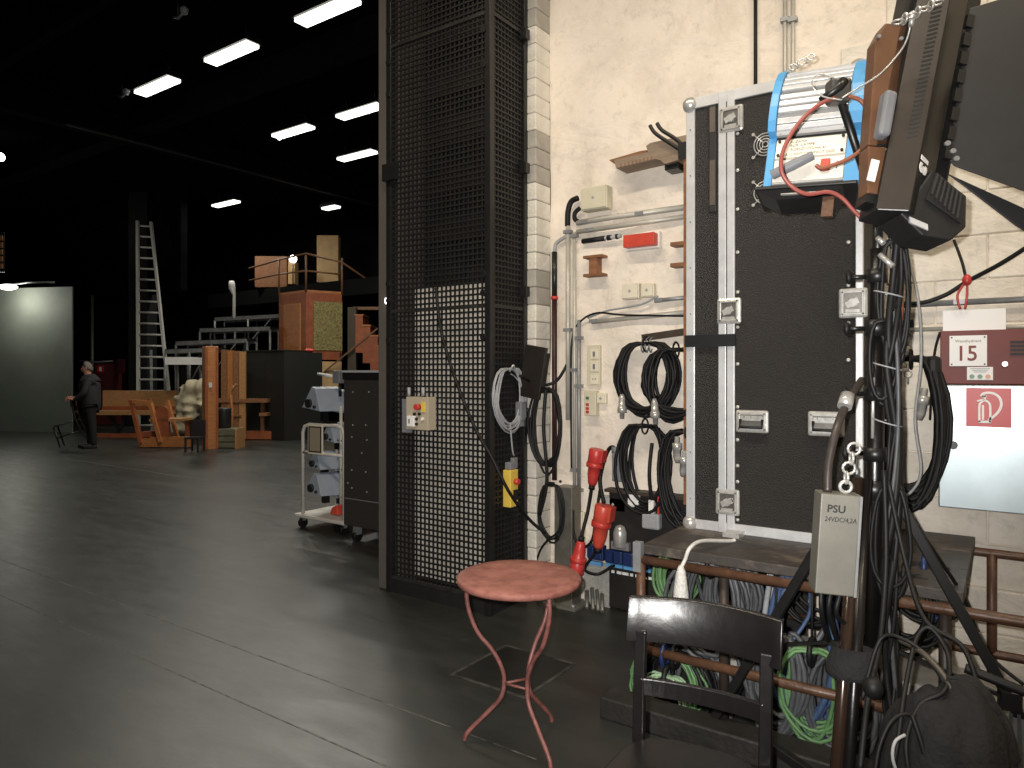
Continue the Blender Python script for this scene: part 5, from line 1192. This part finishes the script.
for z in (.32, .6, .9): MB().cyl((tx + .3, ty + .2, z), (tx + TW, ty + .2, z), .014, 8).build('crossbar', wt, tr)
MB().cyl((tx + .35, ty + .2, zb), (tx + .35, ty + .2, 1.25), .016, 8).build('centre_mast', wt, tr)
c = Vector((tx + .22, ty - .02, (zr + zm) / 2)); pn = MB().cbox(c, .22, .012, .3).build('card_holder', ivory, tr)
MB().cbox(c - YA * .008, .16, .004, .24).build('card', mat('card_tan', srgb(150, 136, 116), .6), pn)
for a in ((-.09, 0, .012, .26), (.09, 0, .012, .26), (0, .125, .19, .012), (0, -.125, .19, .012)): MB().cbox(c + Vector((a[0], -.009, a[1])), a[2], .006, a[3]).build('card_frame', ink, pn)
def lantern(px, py, s, Y, label, m=lampgrey):
    c = PY(px, py, Y); t = thing('lantern', label, 'lantern', c - ZA * .1 * s, 'lanterns on the trolley')
    ax = (RIGHT * .8 - FWD * .6).normalized(); nn = UP.cross(ax).normalized()
    if nn.dot(FWD) > 0: nn = -nn
    ext = (RIGHT * .2 + FWD * .12) * s; o_ = c - RIGHT * .1 * s
    tr_ = [o_ - ax * .13 * s - UP * .07 * s, o_ + ax * .13 * s - UP * .1 * s, o_ + ax * .06 * s + UP * .1 * s, o_ + ax * .01 * s + UP * .12 * s]
    MB().prism(tr_, ext).build('hood', m, t, bevel=.006)
    f = o_ - ax * .02 * s - UP * .03 * s; fn = (tr_[1] - tr_[0]).cross(tr_[2] - tr_[0]).normalized()
    if fn.dot(FWD) > 0: fn = -fn
    MB().cyl(f - fn * .005, f + fn * .025, .04 * s, 14).build('lens', ink, t)
    MB().cyl(f + ax * .08 * s - UP * .03 * s, f + ax * .08 * s - UP * .03 * s + fn * .02, .014 * s, 8).build('knob', blackm, t)
    MB().cbox(c + FWD * .1 - UP * .14 * s, .06, .06, .1 * s).build('bracket', blackm, t)
lantern(322, 400, 1.15, ty + .1, 'uppermost grey wedge lantern above the trolley')
lantern(341, 402, 1.1, ty + .3, 'grey lantern just right of the uppermost wedge lantern')
lantern(322, 461, .85, ty + .1, 'small grey lantern on the middle of the trolley')
lantern(337, 463, .8, ty + .3, 'small grey lantern next to the rack case on the trolley')
lantern(323, 485, 1.05, ty + .1, 'lowest grey lantern with a blue lens on the trolley')
lantern(338, 488, .95, ty + .3, 'lowest grey lantern half hidden by the rack case')
lantern(336, 434, .9, ty + .3, 'grey lantern behind the trolley card')
c = Vector((tx + .35, ty + .1, zb + .02)); single(MB().prism([c + Vector((-.06, 0, 0)), c + Vector((.07, 0, 0)), c + Vector((.04, 0, .1)), c + Vector((-.03, 0, .07))], (0, .1, 0)), 'orange_rag', redor, 'crumpled orange red rag on the trolley deck', 'rag', bevel=.01)
c = PY(340, 377, ty + .2); t = thing('small_device', 'small grey device with a white rod on top of the trolley mast', 'device', c - ZA * .06)
MB().cbox(c, .1, .12, .13).build('body', greyp, t, bevel=.01); MB().cyl(PY(318, 374, ty + .2), c - XA * .05, .016, 8).build('rod', whitep, t); MB().cyl(c - ZA * .2, c - ZA * .05, .016, 8).build('mast_clamp', blackm, t)
# --- ladder
p = Vector(at(158, 432)); 
t_l = (p - EYE).dot(FWD)
t = thing('aluminium_ladder', 'tall aluminium ladder leaning against the dark column', 'ladder', p)
def lp3(px, py): 
    k = (432 - py) / 212; return PT(px, py, t_l + .1 + .9 * k)
la, lb_ = lp3(138.5, 432), lp3(137.5, 221); ra, rb = lp3(173, 432), lp3(151, 222)
lal = mat('ladder_aluminium', srgb(214, 211, 202), .5, .15, var=.1)
MB().bar(la, lb_, .06, .09, FWD).build('stile', lal, t); MB().bar(ra, rb, .06, .09, FWD).build('stile', lal, t)
for i in range(19):
    k = i / 19 + .03; MB().cyl(la + (lb_ - la) * k, ra + (rb - ra) * k, .026, 8).build('rung', lal, t)
ma, mb2 = PT(152, 432, t_l + .6), PT(151, 350, t_l + .75); MB().bar(ma, mb2, .05, .06, FWD).build('support_leg', alu, t)
# --- red hydrant cabinet with sign
p = at(97, 424); q = sxy(114, 424, p); zt = hz(100, 363, p)
t = thing('hydrant_cabinet', 'dull red hydrant cabinet with a small sign behind the man', 'cabinet', p)
d = .45
MB().obox(sxy(104.5, 394, p) + FWD * d / 2, RIGHT * (q - p).length * .56, FWD * d / 2, UP * (zt / 2)).build('body', mat('hydrant_red', srgb(92, 24, 24), .6, var=.2), t)
c = sxy(101, 369, p) - FWD * .02; sg = MB().obox(c, RIGHT * .1, FWD * .01, UP * .1).build('sign', redsign, t, 'red fire sign')
MB().obox(c - FWD * .012, RIGHT * .035, FWD * .004, UP * .06).build('pictogram', white, sg); 
MB().tube([sxy(80, 361, p), sxy(97, 362, p), sxy(113, 361, p)], .03, 6).build('pipe', steel, t)
MB().obox(sxy(119, 366, p) + FWD * .1, RIGHT * .1, FWD * .06, UP * .22).build('fire_extinguisher', mat('extinguisher_red', srgb(80, 22, 24), .5), t)  # the extinguisher beside the cabinet, a plain box joined to it
single(MB().cyl(sxy(86.5, 430, p) + FWD * .3, sxy(86.5, 294, p) + FWD * .3, .045, 8), 'steel_pipe', psus, 'vertical grey pipe in the dark beside the grey flat', 'pipe')
# --- generic helpers
def slab(p, px0, px1, py0, py1, depth, back=0.0):
    """box facing the viewer squarely-ish, at floor point p's depth"""
    a = sxy(px0, py1, p) ; b = sxy(px1, py0, p)
    c = (sxy((px0 + px1) / 2, (py0 + py1) / 2, p)) + FWD * (back + depth / 2)
    return MB().obox(c, RIGHT * (sxy(px1, 372, p) - sxy(px0, 372, p)).length / 2, FWD * depth / 2, UP * (b.z - a.z) / 2)
# --- long pew
p = at(150, 438); t = thing('long_pew', 'long yellow wooden pew with back rest behind the man', 'pew', p)
slab(p, 92, 168, 391, 407, .06, .45).build('back_rest', wood_y, t); slab(p, 92, 168, 407, 411, .05, .42).build('back_shade', wood_r, t)
slab(p, 92, 168, 411, 415, .45).build('seat', wood_y, t); slab(p, 92, 168, 434, 440, .12, .1).build('foot_rail', wood_r, t)
for a, b in ((104, 118), (124, 112), (150, 160)): MB().bar(sxy(a, 415, p) + FWD * .2, sxy(b - 0, 436, p) + FWD * .2, .06, .06, FWD).build('trestle_leg', black, t)
# --- desk-like kneeler in front
p = at(160, 448); t = thing('wooden_pew_desk', 'orange wooden desk pew end with slanted legs before the long pew', 'pew', p)
for back in (0, .75):
    MB().bar(sxy(131, 400, p) + FWD * back, sxy(141, 443, p) + FWD * back, .07, .08, FWD).build('slant_leg', wood_r, t)
    MB().bar(sxy(150, 402, p) + FWD * back, sxy(161, 442, p) + FWD * back, .07, .1, FWD).build('slant_leg', wood_o, t)
MB().bar(sxy(129, 401, p), sxy(152, 403, p), .08, .05, FWD).build('top_rail', wood_o, t)
slab(p, 149, 180, 419, 421.5, .6).build('seat', wood_y, t); slab(p, 139, 190, 437, 447, .14).build('foot_board', wood_o, t)
slab(p, 140, 150, 432, 438, .7).build('side_board', wood_r, t)
po = []
for i in range(9): a = pi * i / 8; po.append(sxy(162 - 6 * cos(a), 412 - 6 * sin(a), p))
po += [sxy(169, 437, p), sxy(158, 437, p)]
MB().prism(po, FWD * .06).build('pew_end', wood_r, t)
for back in (0., .25): MB().cyl(sxy(132, 453, p) - FWD * .3 + FWD * back, sxy(204, 450, p) - FWD * .3 + FWD * back, .02, 6).build('floor_rod', steel, t)
# --- dust sheet over a chair
p = at(188, 441); 
def sheet(u, v):
    a = 2 * pi * u; k = v
    px = 190 + (15 * k + 2 * sin(5 * a + 9 * k)) * cos(a) - 5 * k; py = 388 + 6 * sin(a * 3) * k + 42 * (k ** 2) * max(0, -cos(a + .3)) ** .7 + 14 * k * max(0, sin(a)) - 6 * (1 - k)
    return sxy(px, py, p) + FWD * (.35 + .3 * sin(a) * k + .05 * sin(7 * a) * k)
t = thing('draped_chair', 'cream cloth heaped over a wooden seat next to the orange pillar', 'cloth', p)
mb = MB()
rs = random.Random(12)
folds = [((176, 396), (180, 430), .12), ((182, 392), (186, 420), .14), ((188, 386), (192, 418), .13), ((196, 384), (200, 408), .14), ((203, 383), (206, 402), .12), ((178, 392), (204, 384), .16), ((184, 386), (208, 388), .14), ((174, 428), (183, 432), .08)]
for a, b, r_ in folds:
    A, B = sxy(*a, p) + FWD * rs.uniform(.1, .3), sxy(*b, p) + FWD * rs.uniform(.05, .3); m_ = (A + B) / 2 + RIGHT * rs.uniform(-.08, .08)
    mb.tube(spline([A, (A + m_) / 2 + RIGHT * rs.uniform(-.06, .06), m_, (B + m_) / 2 + RIGHT * rs.uniform(-.06, .06), B], 4), [r_ * (1 + .35 * sin(k * 1.3 + a[0])) for k in range(17)], 9)
cl = mb.build('cloth_heap', cream, t)
md = cl.modifiers.new('r', 'REMESH'); md.mode = 'VOXEL'; md.voxel_size = .05; md.use_smooth_shade = True
md = cl.modifiers.new('sm', 'SMOOTH'); md.iterations = 3
slab(p, 180, 212, 400, 404, .5, .1).build('seat_board', wood_b, t); slab(p, 183, 187, 404, 438, .06, .1).build('leg', wood_r, t); slab(p, 206, 210, 404, 438, .06, .4).build('leg', wood_r, t)
# --- orange pillar
p = at(206, 450); pil = thing('wooden_pillar', 'square orange wooden pillar standing on the stage floor', 'pillar', p)
zt = hz(206, 346, p); pw2 = .13
rot = Matrix.Rotation(R(38), 3, 'Z')
ax_, ay_ = rot @ RIGHT, rot @ FWD; c = p + FWD * .2
MB().obox(c + ZA * zt / 2, ax_ * pw2, ay_ * pw2, ZA * zt / 2).build('shaft', wood_o, pil, bevel=.01)
for k in (-1, 1): MB().obox(c + ZA * zt / 2 - ay_ * (pw2 + .004) + ax_ * k * .1, ax_ * .02, ay_ * .01, ZA * zt * .49).build('corner_strip', wood_r, pil)
MB().obox(sxy(210, 385, p) + FWD * .02, RIGHT * .03, FWD * .004, UP * .05).build('paper_note', pplate, pil)
# --- crate and drum right of pillar
p = at(226, 449); t = thing('low_crate', 'weathered grey green wooden crate right of the orange pillar', 'crate', p)
slab(p, 215.5, 236, 429, 449, .45, .05).build('box', wood_g, t, bevel=.01)
for k in range(3): slab(p, 215.5, 236, 431 + k * 6, 435.5 + k * 6, .02, .03).build('slat', wood_g, t)
slab(p, 235, 237, 429, 449, .46, -.01).build('corner_post', wood_y, t)
c = sxy(220, 428.5, p) + FWD * .22; single(MB().lathe(c, [(.13, 0), (.14, .02), (.14, .36), (.145, .4), (.13, .42)], 20), 'black_drum', mat('drum_dark', (.018, .017, .018), .45), 'dark drum standing on the weathered crate', 'drum')
# --- wood planks leaning behind pillar
p = at(225, 443)
for i, (a, b) in enumerate(((212, 218), (218.5, 224), (224.5, 230), (230.5, 237))):
    single(slab(p, a, b, 349 + i * .6, 441, .06, .5), 'wooden_plank', [wood_b, wood_o, wood_b, wood_y][i], ['tall brown plank leaning closest to the orange pillar', 'second tall plank leaning behind the orange pillar', 'third tall plank leaning behind the orange pillar', 'pale tall plank leaning beside the black cabinet'][i], 'plank', 'planks behind the pillar')
# --- small dark chair before the pillar
p = at(198, 452); t = thing('dark_stool', 'small dark low chair standing in front of the orange pillar', 'chair', p)
slab(p, 191, 205, 420, 436, .03).build('back_panel', mat('stool_dark', srgb(40, 34, 34), .5), t); slab(p, 191, 205, 436, 438, .3, -.3).build('seat', MATS['stool_dark'], t)
for a in (192, 204):
    for bk in (0, -.3): slab(p, a - .8, a + .8, 437, 451, .03, bk).build('leg', MATS['stool_dark'], t)
# --- table with wooden foot
p = at(255, 441); t = thing('trestle_table', 'brown wooden trestle table before the black cabinets', 'table', p)
slab(p, 213, 267, 399, 402.5, .4).build('tabletop', wood_b, t); slab(p, 256, 263, 402, 432, .1, .3).build('trestle', wood_b, t); slab(p, 226, 230, 402, 432, .1, .3).build('trestle', wood_b, t)
slab(p, 234, 270, 432, 440, .2, .2).build('foot_beam', wood_r, t); slab(p, 259, 267, 413, 416, .5).build('bracket_board', wood_b, t); slab(p, 228, 241, 415, 416.5, .3).build('shelf', wood_b, t)
p = at(232, 444); t = thing('carved_stand', 'slim carved wooden stand between crate and trestle table', 'stand', p)
MB().tube(spline([sxy(231, 430, p), sxy(232, 415, p), sxy(231, 400, p), sxy(230, 393, p), sxy(234, 386, p)], 4), .035, 6).build('stem', wood_o, t); MB().bar(sxy(231, 441, p) + FWD * .1, sxy(231, 425, p), .06, .06).build('foot', wood_o, t); MB().bar(sxy(228, 395, p), sxy(236, 384, p), .04, .05, FWD).build('arm', wood_y, t); MB().bar(sxy(228, 442, p), sxy(236, 442, p), .05, .05, FWD).build('foot', wood_o, t)
# --- black cabinets
cabm = mat('cabinet_black', srgb(30, 30, 26), .6, var=.25, vs=2); cabm2 = mat('cabinet_black_front', srgb(36, 35, 32), .5, var=.25, vs=2)
p = at(285, 441); rot = Matrix.Rotation(R(0), 3, 'Z')
zt = hz(285, 351, p); depth = .9
# two wardrobes, their corner towards the viewer
t = thing('black_cabinet', 'tall black cabinet standing behind the trestle table', 'cabinet', p)
a = PT(235, 372, (p - EYE).dot(FWD) + .8); b = sxy(284, 441, p); a.z = 0; b.z = 0
n_ = Vector((-(b - a).y, (b - a).x, 0)).normalized()
MB().prism([a, b, b + n_ * .9, a + n_ * .9], ZA * zt).build('body', cabm2, t)
MB().prism([a + (b - a) * .12 - n_ * .012, a + (b - a) * .62 - n_ * .012, a + (b - a) * .62, a + (b - a) * .12], ZA * (zt * .88)).build('door', cabm, t)
MB().prism([a + (b - a) * -.01 - n_ * .03, a + (b - a) * 1.0 - n_ * .03, b + n_ * .9, a + n_ * .9], ZA * .03).build('cornice', cabm, t).location.z = zt
c2 = PT(322, 372, (p - EYE).dot(FWD) + .7); c2.z = 0; n2 = Vector((-(c2 - b).y, (c2 - b).x, 0)).normalized()
MB().prism([b - n2 * .012, c2 - n2 * .012, c2 + n2 * .01, b + n2 * .01], ZA * (zt - .02)).build('side_panel', cabm, t, 'plain black side panel')
q = b + (c2 - b) * .8 + n2 * .25; single(MB().ball(Vector((q.x, q.y, zt + .035)), .1, 8, (1.6, 1, .5)), 'red_cloth', redor, 'small red cloth lying on top of the black cabinet', 'cloth')
# --- pulpit with railing and stairs, behind cabinets
p = at(320, 432)
t = thing('stage_pulpit', 'raised orange wooden pulpit platform with floral panel, railing and stairs', 'set piece', p)
zt = hz(300, 292, p); zb_ = hz(300, 352, p)
Tp = (p - EYE).dot(FWD); A = PT(279, 292, Tp + .8); B = PT(306, 292, Tp); C_ = PT(342, 292, Tp + .5)
for v_ in (A, B, C_): v_.z = 0
D_ = A + (C_ - B)
MB().prism([A, B, C_, D_], ZA * (zt - zb_ + .2)).build('body', wood_r, t).location.z = zb_ - .2
MB().prism([A, B, C_, D_], ZA * .06).build('deck', wood_o, t).location.z = zt
n1 = Vector((-(B - A).y, (B - A).x, 0)).normalized(); n2 = Vector((-(C_ - B).y, (C_ - B).x, 0)).normalized()
def panel(P0, P1, n, u0, u1, z0, z1, m, name, th=.02):
    a = P0 + (P1 - P0) * u0 - n * th; b = P0 + (P1 - P0) * u1 - n * th
    return MB().prism([a, b, b + n * th, a + n * th], ZA * (z1 - z0)).build(name, m, t), z0
o, z0 = panel(A, B, n1, .2, .82, zb_ - .1, zt - .28, wood_y, 'panel_frame'); o.location.z = z0
o, z0 = panel(A, B, n1, .23, .79, zb_ - .1, zt - .31, wood_o, 'front_panel', .03); o.location.z = z0
fl_ = mat('floral_panel', srgb(150, 140, 72), .7, var=.0, vs=22, col2=srgb(104, 84, 44), lo=.4, hi=.6, detail=8)
o, z0 = panel(B, C_, n2, .2, 1.0, zb_ + .05, zt - .24, fl_, 'floral_panel', .03); o.location.z = z0
o, z0 = panel(B, C_, n2, .22, .98, 1.0, zb_ - .25, plywood, 'lower_panel', .02); o.location.z = z0
for P_ in (A, B, C_, D_): MB().cyl(P_ + ZA * 0 + (C_ + A - P_ * 2) * .03, P_ + ZA * zb_ + (C_ + A - P_ * 2) * .03, .05, 8).build('support_leg', blackm, t)
zr_ = hz(308, 255, p); rl = mat('railing_brown', srgb(120, 80, 46), .5, var=.2)
A2 = A + (D_ - A) * .2 + Vector((0, 0, 0)); 
def rp(P_, z): return Vector((P_.x, P_.y, z))
for P_ in (A, B, C_): MB().cyl(rp(P_, zt), rp(P_, zr_), .028, 8).build('rail_post', rl, t)
G = A + (A - B) * 1.2
MB().tube([rp(G, zr_ - .1), rp(A, zr_), rp(B, zr_ + .04), rp(C_, zr_ - .12), rp(C_ + (C_ - B).normalized() * 1.9, zr_ - 1.25)], .028, 8).build('top_rail', rl, t)
MB().tube([rp(G, zr_ - .45), rp(A, zr_ - .4), rp(B, zr_ - .42)], .024, 8).build('mid_rail', rl, t)
MB().tube([rp(B, zr_ - .42), rp(C_, zr_ - .45)], .024, 8).build('mid_rail', rl, t)
# post and stairs to the right
q0 = sxy(345, 306, p); q1 = sxy(353, 306, p)
slab(p, 345, 353.5, 306, 432, .2, .3).build('stair_post', mat('post_olive', srgb(66, 54, 38), .6), t)
st0 = sxy(353, 315, p) + FWD * .6
for i in range(7):
    c = st0 + RIGHT * (.12 + i * .2) - UP * (i * .28); MB().obox(c - UP * .5, RIGHT * .1, FWD * .4, UP * .5).build('stair_riser', wood_r, t)
    MB().obox(c + UP * .015, RIGHT * .12, FWD * .42, UP * .02).build('stair_tread', wood_o, t)
MB().bar(sxy(322, 372, p) + FWD * .2, sxy(376, 328, p) + FWD * .2, .04, .05, FWD).build('diagonal_brace', rl, t)
slab(p, 349, 380, 305, 308, .3, .5).build('landing_beam', rl, t)
# boxes on the gallery
t21 = PT(278, 272, 21.8)
def gbox(px0, px1, py0, py1, T, d, m, name, label, cat, yaw=0):
    c = PT((px0 + px1) / 2, (py0 + py1) / 2, T + d / 2); s = T / FPX
    return single(MB().obox(c, RIGHT * (px1 - px0) / 2 * s, FWD * d / 2, UP * (py1 - py0) / 2 * s), name, m, label, cat, bevel=.01)
gbox(258, 290, 257.5, 288.5, 22, .6, wood_b, 'brown_crate', 'brown wooden crate on the dark gallery behind the railing', 'crate')
gbox(290, 296.5, 262, 285, 21.9, .4, plywood, 'plywood_board', 'narrow pale plywood board at the side of the brown crate', 'board')
gbox(318, 339.5, 236, 283, 22, .3, plywood, 'plywood_board', 'tall pale plywood board standing high on the gallery', 'board')
c = PT(293, 259, 21.6); gl_ = thing('gallery_lamp', 'small bright lamp on the gallery next to the brown crate', 'lamp', Vector((c.x, c.y, g0.z))); MB().ball(c, .12, 10).build('bulb', glow2, gl_); MB().cyl(Vector((c.x, c.y, g0.z)), c, .02, 6).build('stem', blackm, gl_)
# --- steel staging decks
dsteel = mat('dim_steel', srgb(140, 140, 138), .5, .4, var=.4, vs=6)
def deck(px0, px1, py, py1, T, label, legs=(0., .5, 1.), depth=.7):
    s = T / FPX; a = PT(px0, py, T); b = PT(px1, py1, T)
    t = thing('stage_deck', label, 'stage deck', Vector((a.x, a.y, 0)), 'steel stage decks')
    MB().prism([a, b, b + FWD * depth, a + FWD * depth], -ZA * .04).build('deck_board', blackm, t)
    MB().bar(a - ZA * .07, b - ZA * .07, .05, .1).build('edge_rail', dsteel, t); MB().bar(a - ZA * .07 + FWD * depth, b - ZA * .07 + FWD * depth, .05, .1).build('edge_rail', dsteel, t)
    for k in legs:
        for dd in (0, depth):
            q = a + (b - a) * k + FWD * dd; MB().cyl(Vector((q.x, q.y, 0)), q - ZA * .1, .03, 8).build('leg', dsteel, t)
    q = a + (b - a) * .85; MB().bar(q - ZA * .12, a + (b - a) * .5 - ZA * .9, .03, .03).build('diagonal_brace', dsteel, t)
deck(165, 214, 349, 347, 17.8, 'lowest steel stage deck beside the ladder')
deck(176, 247, 341, 338, 18.6, 'second steel stage deck with light edge, left of the pulpit')
deck(200, 270, 328, 326, 19.4, 'third steel stage deck stacked higher, left of the pulpit')
deck(215, 281, 317, 313.5, 20.2, 'topmost steel stage deck at the foot of the pulpit railing')
q = PT(234, 318, 20.2); single(MB().tube([q, PT(234, 295, 20.2), PT(232, 288, 20.2), PT(231.5, 281, 20.2)], [.05, .045, .1, .07], 8), 'white_pole', whitep, 'white wrapped pole standing upright on the topmost deck', 'pole')
c = PT(184, 361, 17.2); single(MB().obox(c, RIGHT * .32, FWD * .3, UP * .09), 'white_board', whitep, 'white board lying under the lowest stage deck', 'board')
for px, lb in ((163, 'left black folded drape under the stage decks'), (190, 'right black box below the white board')):
    pp_ = at(px + 14, 433); single(slab(pp_, px, px + 26, 366, 433, .4, 1.0), 'black_box', blackm, lb, 'box')
# --- yellow striped strip at the far left edge
c = PT(0.2, 252, 17); t = thing('striped_strip', 'column of small yellow marks at the left border of the dark stage', 'sign', c - UP * .5)
MB().obox(c + FWD * .03, RIGHT * .08, FWD * .01, UP * .48).build('backing', blackm, t)
for i in range(5): MB().obox(PT(0.2, 238 + i * 7, 17), RIGHT * .06, FWD * .02, UP * .06).build('yellow_mark', wood_y, t)
# ================================================================ THE MAN
p = at(91, 448); Tm = (p - EYE).dot(FWD)
FRW = (-RIGHT * .93 - FWD * .36).normalized(); SD = FRW.cross(UP).normalized()   # facing picture left; SD = his right hand side
man = thing('person', 'man in dark clothes with grey hair carrying a black chair', 'person', p)
def J(f, s, z): return p + FRW * f + SD * s + UP * z
def skin(name, chains, m, parent, sub=2, label=None):
    """chains: lists of (point, radius); first vertex of a later chain may be an index tuple into the vertex list"""
    V = []; E = []; Rd = []
    off = ORG[man.name]
    for ch in chains:
        prev = None
        for it in ch:
            if isinstance(it, int): prev = it; continue
            V.append(it[0] - off); Rd.append(it[1]); k = len(V) - 1
            if prev is not None: E.append((prev, k))
            prev = k
    me = bpy.data.meshes.new(name); me.from_pydata(V, E, []); o = bpy.data.objects.new(name, me); COL.objects.link(o); o.parent = parent; ORG[o.name] = off
    md = o.modifiers.new('skin', 'SKIN'); me.skin_vertices or None
    lay = me.skin_vertices[0] if me.skin_vertices else None
    if lay is None:
        bpy.context.view_layer.objects.active = o
    for i, r_ in enumerate(Rd):
        rr_ = r_ if isinstance(r_, tuple) else (r_, r_)
        me.skin_vertices[0].data[i].radius = rr_
    me.skin_vertices[0].data[0].use_root = True
    md.use_smooth_shade = True
    s_ = o.modifiers.new('sub', 'SUBSURF'); s_.levels = sub; s_.render_levels = sub
    me.materials.append(m)
    if label: o['label'] = label
    return o
skinm = mat('skin_tone', srgb(196, 132, 104), .5, var=.12, vs=20); hairm = mat('grey_hair', srgb(120, 110, 100), .8, var=.3, vs=40)
jack = mat('charcoal_jacket', srgb(42, 40, 44), .85, var=.2, vs=8); trou = mat('black_trousers', srgb(12, 11, 13), .85, var=.2, vs=8); shoe = mat('black_shoes', (.012, .011, .011), .4)
pel = J(0, 0, .93)
# left arm (towards the viewer is his left side: -SD)
def arm(s, grip):
    sh = J(.02, s * .2, 1.42); el = J(.10, s * .25, 1.14); wr = grip
    return sh, el, wr
g1 = J(.38, -.16, 1.04); g2 = J(.38, .16, 1.03)
body = [
    [(pel, (.15, .12)), (J(.01, 0, 1.1), (.15, .12)), (J(.02, 0, 1.3), (.17, .13)), (J(.02, 0, 1.43), (.13, .1)), (J(.04, 0, 1.5), .06), (J(.055, 0, 1.56), .058), (J(.075, 0, 1.63), (.08, .1)), (J(.085, 0, 1.71), (.075, .095)), (J(.075, 0, 1.77), (.045, .055))]]
idx = 9
def limb(start, pts):
    global idx
    ch = [start] + pts; idx0 = idx; body.append(ch); idx += len(pts); return idx0
for s, g in ((-1, g1), (1, g2)):
    i0 = limb(3, [(J(.02, s * .19, 1.41), .065), (J(.08, s * .26, 1.16), .05), (g - FRW * .09, .036), (g - FRW * .05, (.04, .022)), (g, (.042, .02))])
    hand = i0 + 4
    for k, (o_, ln) in enumerate(((-.034, .075), (-.012, .085), (.011, .08), (.033, .062))):
        limb(hand, [(g + FRW * .02 + UP * o_, .0105), (g + FRW * (.02 + ln * .5) + UP * o_ - SD * s * .012, .0095), (g + FRW * (.02 + ln * .72) + UP * (o_ - .004) - SD * s * .045, .0085)])
    limb(i0 + 3, [(g - FRW * .02 + UP * .045 - SD * s * .012, .013), (g + FRW * .03 + UP * .06 - SD * s * .03, .0105)])
for s in (-1, 1):
    limb(0, [(J(0, s * .1, .86), .095), (J(.04 * s, s * .11, .5), .06), (J(-.02 + .05 * s, s * .11, .1), .042), (J(.05 * s, s * .11, .05), .04), (J(.16 + .05 * s, s * .12, .035), .034)])
bod = skin('body', body, skinm, man)
# face
hc = J(.085, 0, 1.68)
MB().prism([hc + FRW * .075 + UP * .02 + SD * .012, hc + FRW * .075 + UP * .02 - SD * .012, hc + FRW * .1 - UP * .03 - SD * .014, hc + FRW * .1 - UP * .03 + SD * .014], -FRW * .03).build('nose', skinm, bod)
for s in (-1, 1):
    MB().ball(hc + FRW * .082 + SD * s * .032 + UP * .022, .012, 8).build('eye', ink, bod); MB().ball(hc - FRW * .005 + SD * s * .083 - UP * .0, .026, 8, (.6, .6, 1.2)).build('ear', skinm, bod)
MB().obox(hc + FRW * .088 - UP * .06, SD * .024, FRW * .006, UP * .005).build('mouth', mat('lips', srgb(150, 84, 74), .5), bod)
hr = MB()
def hairf(u, v):
    a = 2 * pi * u; th = v * pi * .58
    r_ = .108 + .006 * sin(9 * a) * sin(5 * th)
    d = FRW * cos(a) * sin(th) * .98 + SD * sin(a) * sin(th) * .9 + UP * cos(th) * 1.06
    drop = max(0, -cos(a)) * .05 * v
    front = max(0, cos(a)) * v * .035
    return hc - FRW * (.018 + front) + UP * (.022 - drop + front * 1.4) + d * r_
hr.grid(hairf, 24, 8); hr.build('hair', hairm, man, 'short grey hair', solid=.01)
# jacket and trousers over the body
jk = [[(J(0, 0, .72), (.17, .16)), (J(0, 0, .86), (.2, .19)), (J(.0, 0, 1.0), (.22, .2)), (J(.02, 0, 1.25), (.22, .2)), (J(.02, 0, 1.4), (.19, .17)), (J(.035, 0, 1.48), (.11, .1)), (J(.045, 0, 1.54), (.078, .078))]]
for s, g in ((-1, g1), (1, g2)): jk.append([4, (J(.02, s * .195, 1.42), .085), (J(.08, s * .265, 1.16), .07), (g - FRW * .12, .052), (g - FRW * .085, .048)])
skin('jacket', jk, jack, man, 2, 'charcoal jacket')
MB().lathe(J(.015, 0, 1.39), [(.2, 0), (.18, .06), (.14, .11), (.105, .155), (.088, .165)], 16, UP + FRW * .1).build('collar', jack, man)
tw = [[(J(0, 0, .93), (.15, .13))]]
for s in (-1, 1): tw.append([0, (J(0, s * .1, .84), .115), (J(.04 * s, s * .115, .5), .085), (J(-.02 + .05 * s, s * .115, .14), .07), (J(-.01 + .05 * s, s * .115, .06), .07)])
skin('trousers', tw, trou, man, 2, 'black trousers')
for s in (-1, 1):
    b = J(.05 * s + .04, s * .115, 0); 
    MB().prism([b - FRW * .12 + SD * .045, b - FRW * .12 - SD * .045, b + FRW * .1 - SD * .05, b + FRW * .17 - SD * .02, b + FRW * .17 + SD * .02, b + FRW * .1 + SD * .05], UP * .075).build('shoe', shoe, man, bevel=.02)
# the black chair he carries, tipped forward in front of him
cx_ = p + FRW * .62 + UP * .02
zc = (UP * .86 - FRW * -.0 + FRW * .5 * 0 - FRW * 0).normalized()
up_c = (UP * .84 + FRW * .12 - FRW * .0).normalized()
zax = UP * cos(R(17)) + FRW * sin(R(17)); xax = -SD
Mch = frame(p + FRW * .12 + UP * .17, xax, zax)
make_chair('black chair being carried tilted in front of the man', (0, 0, 0), mtx=Mch)
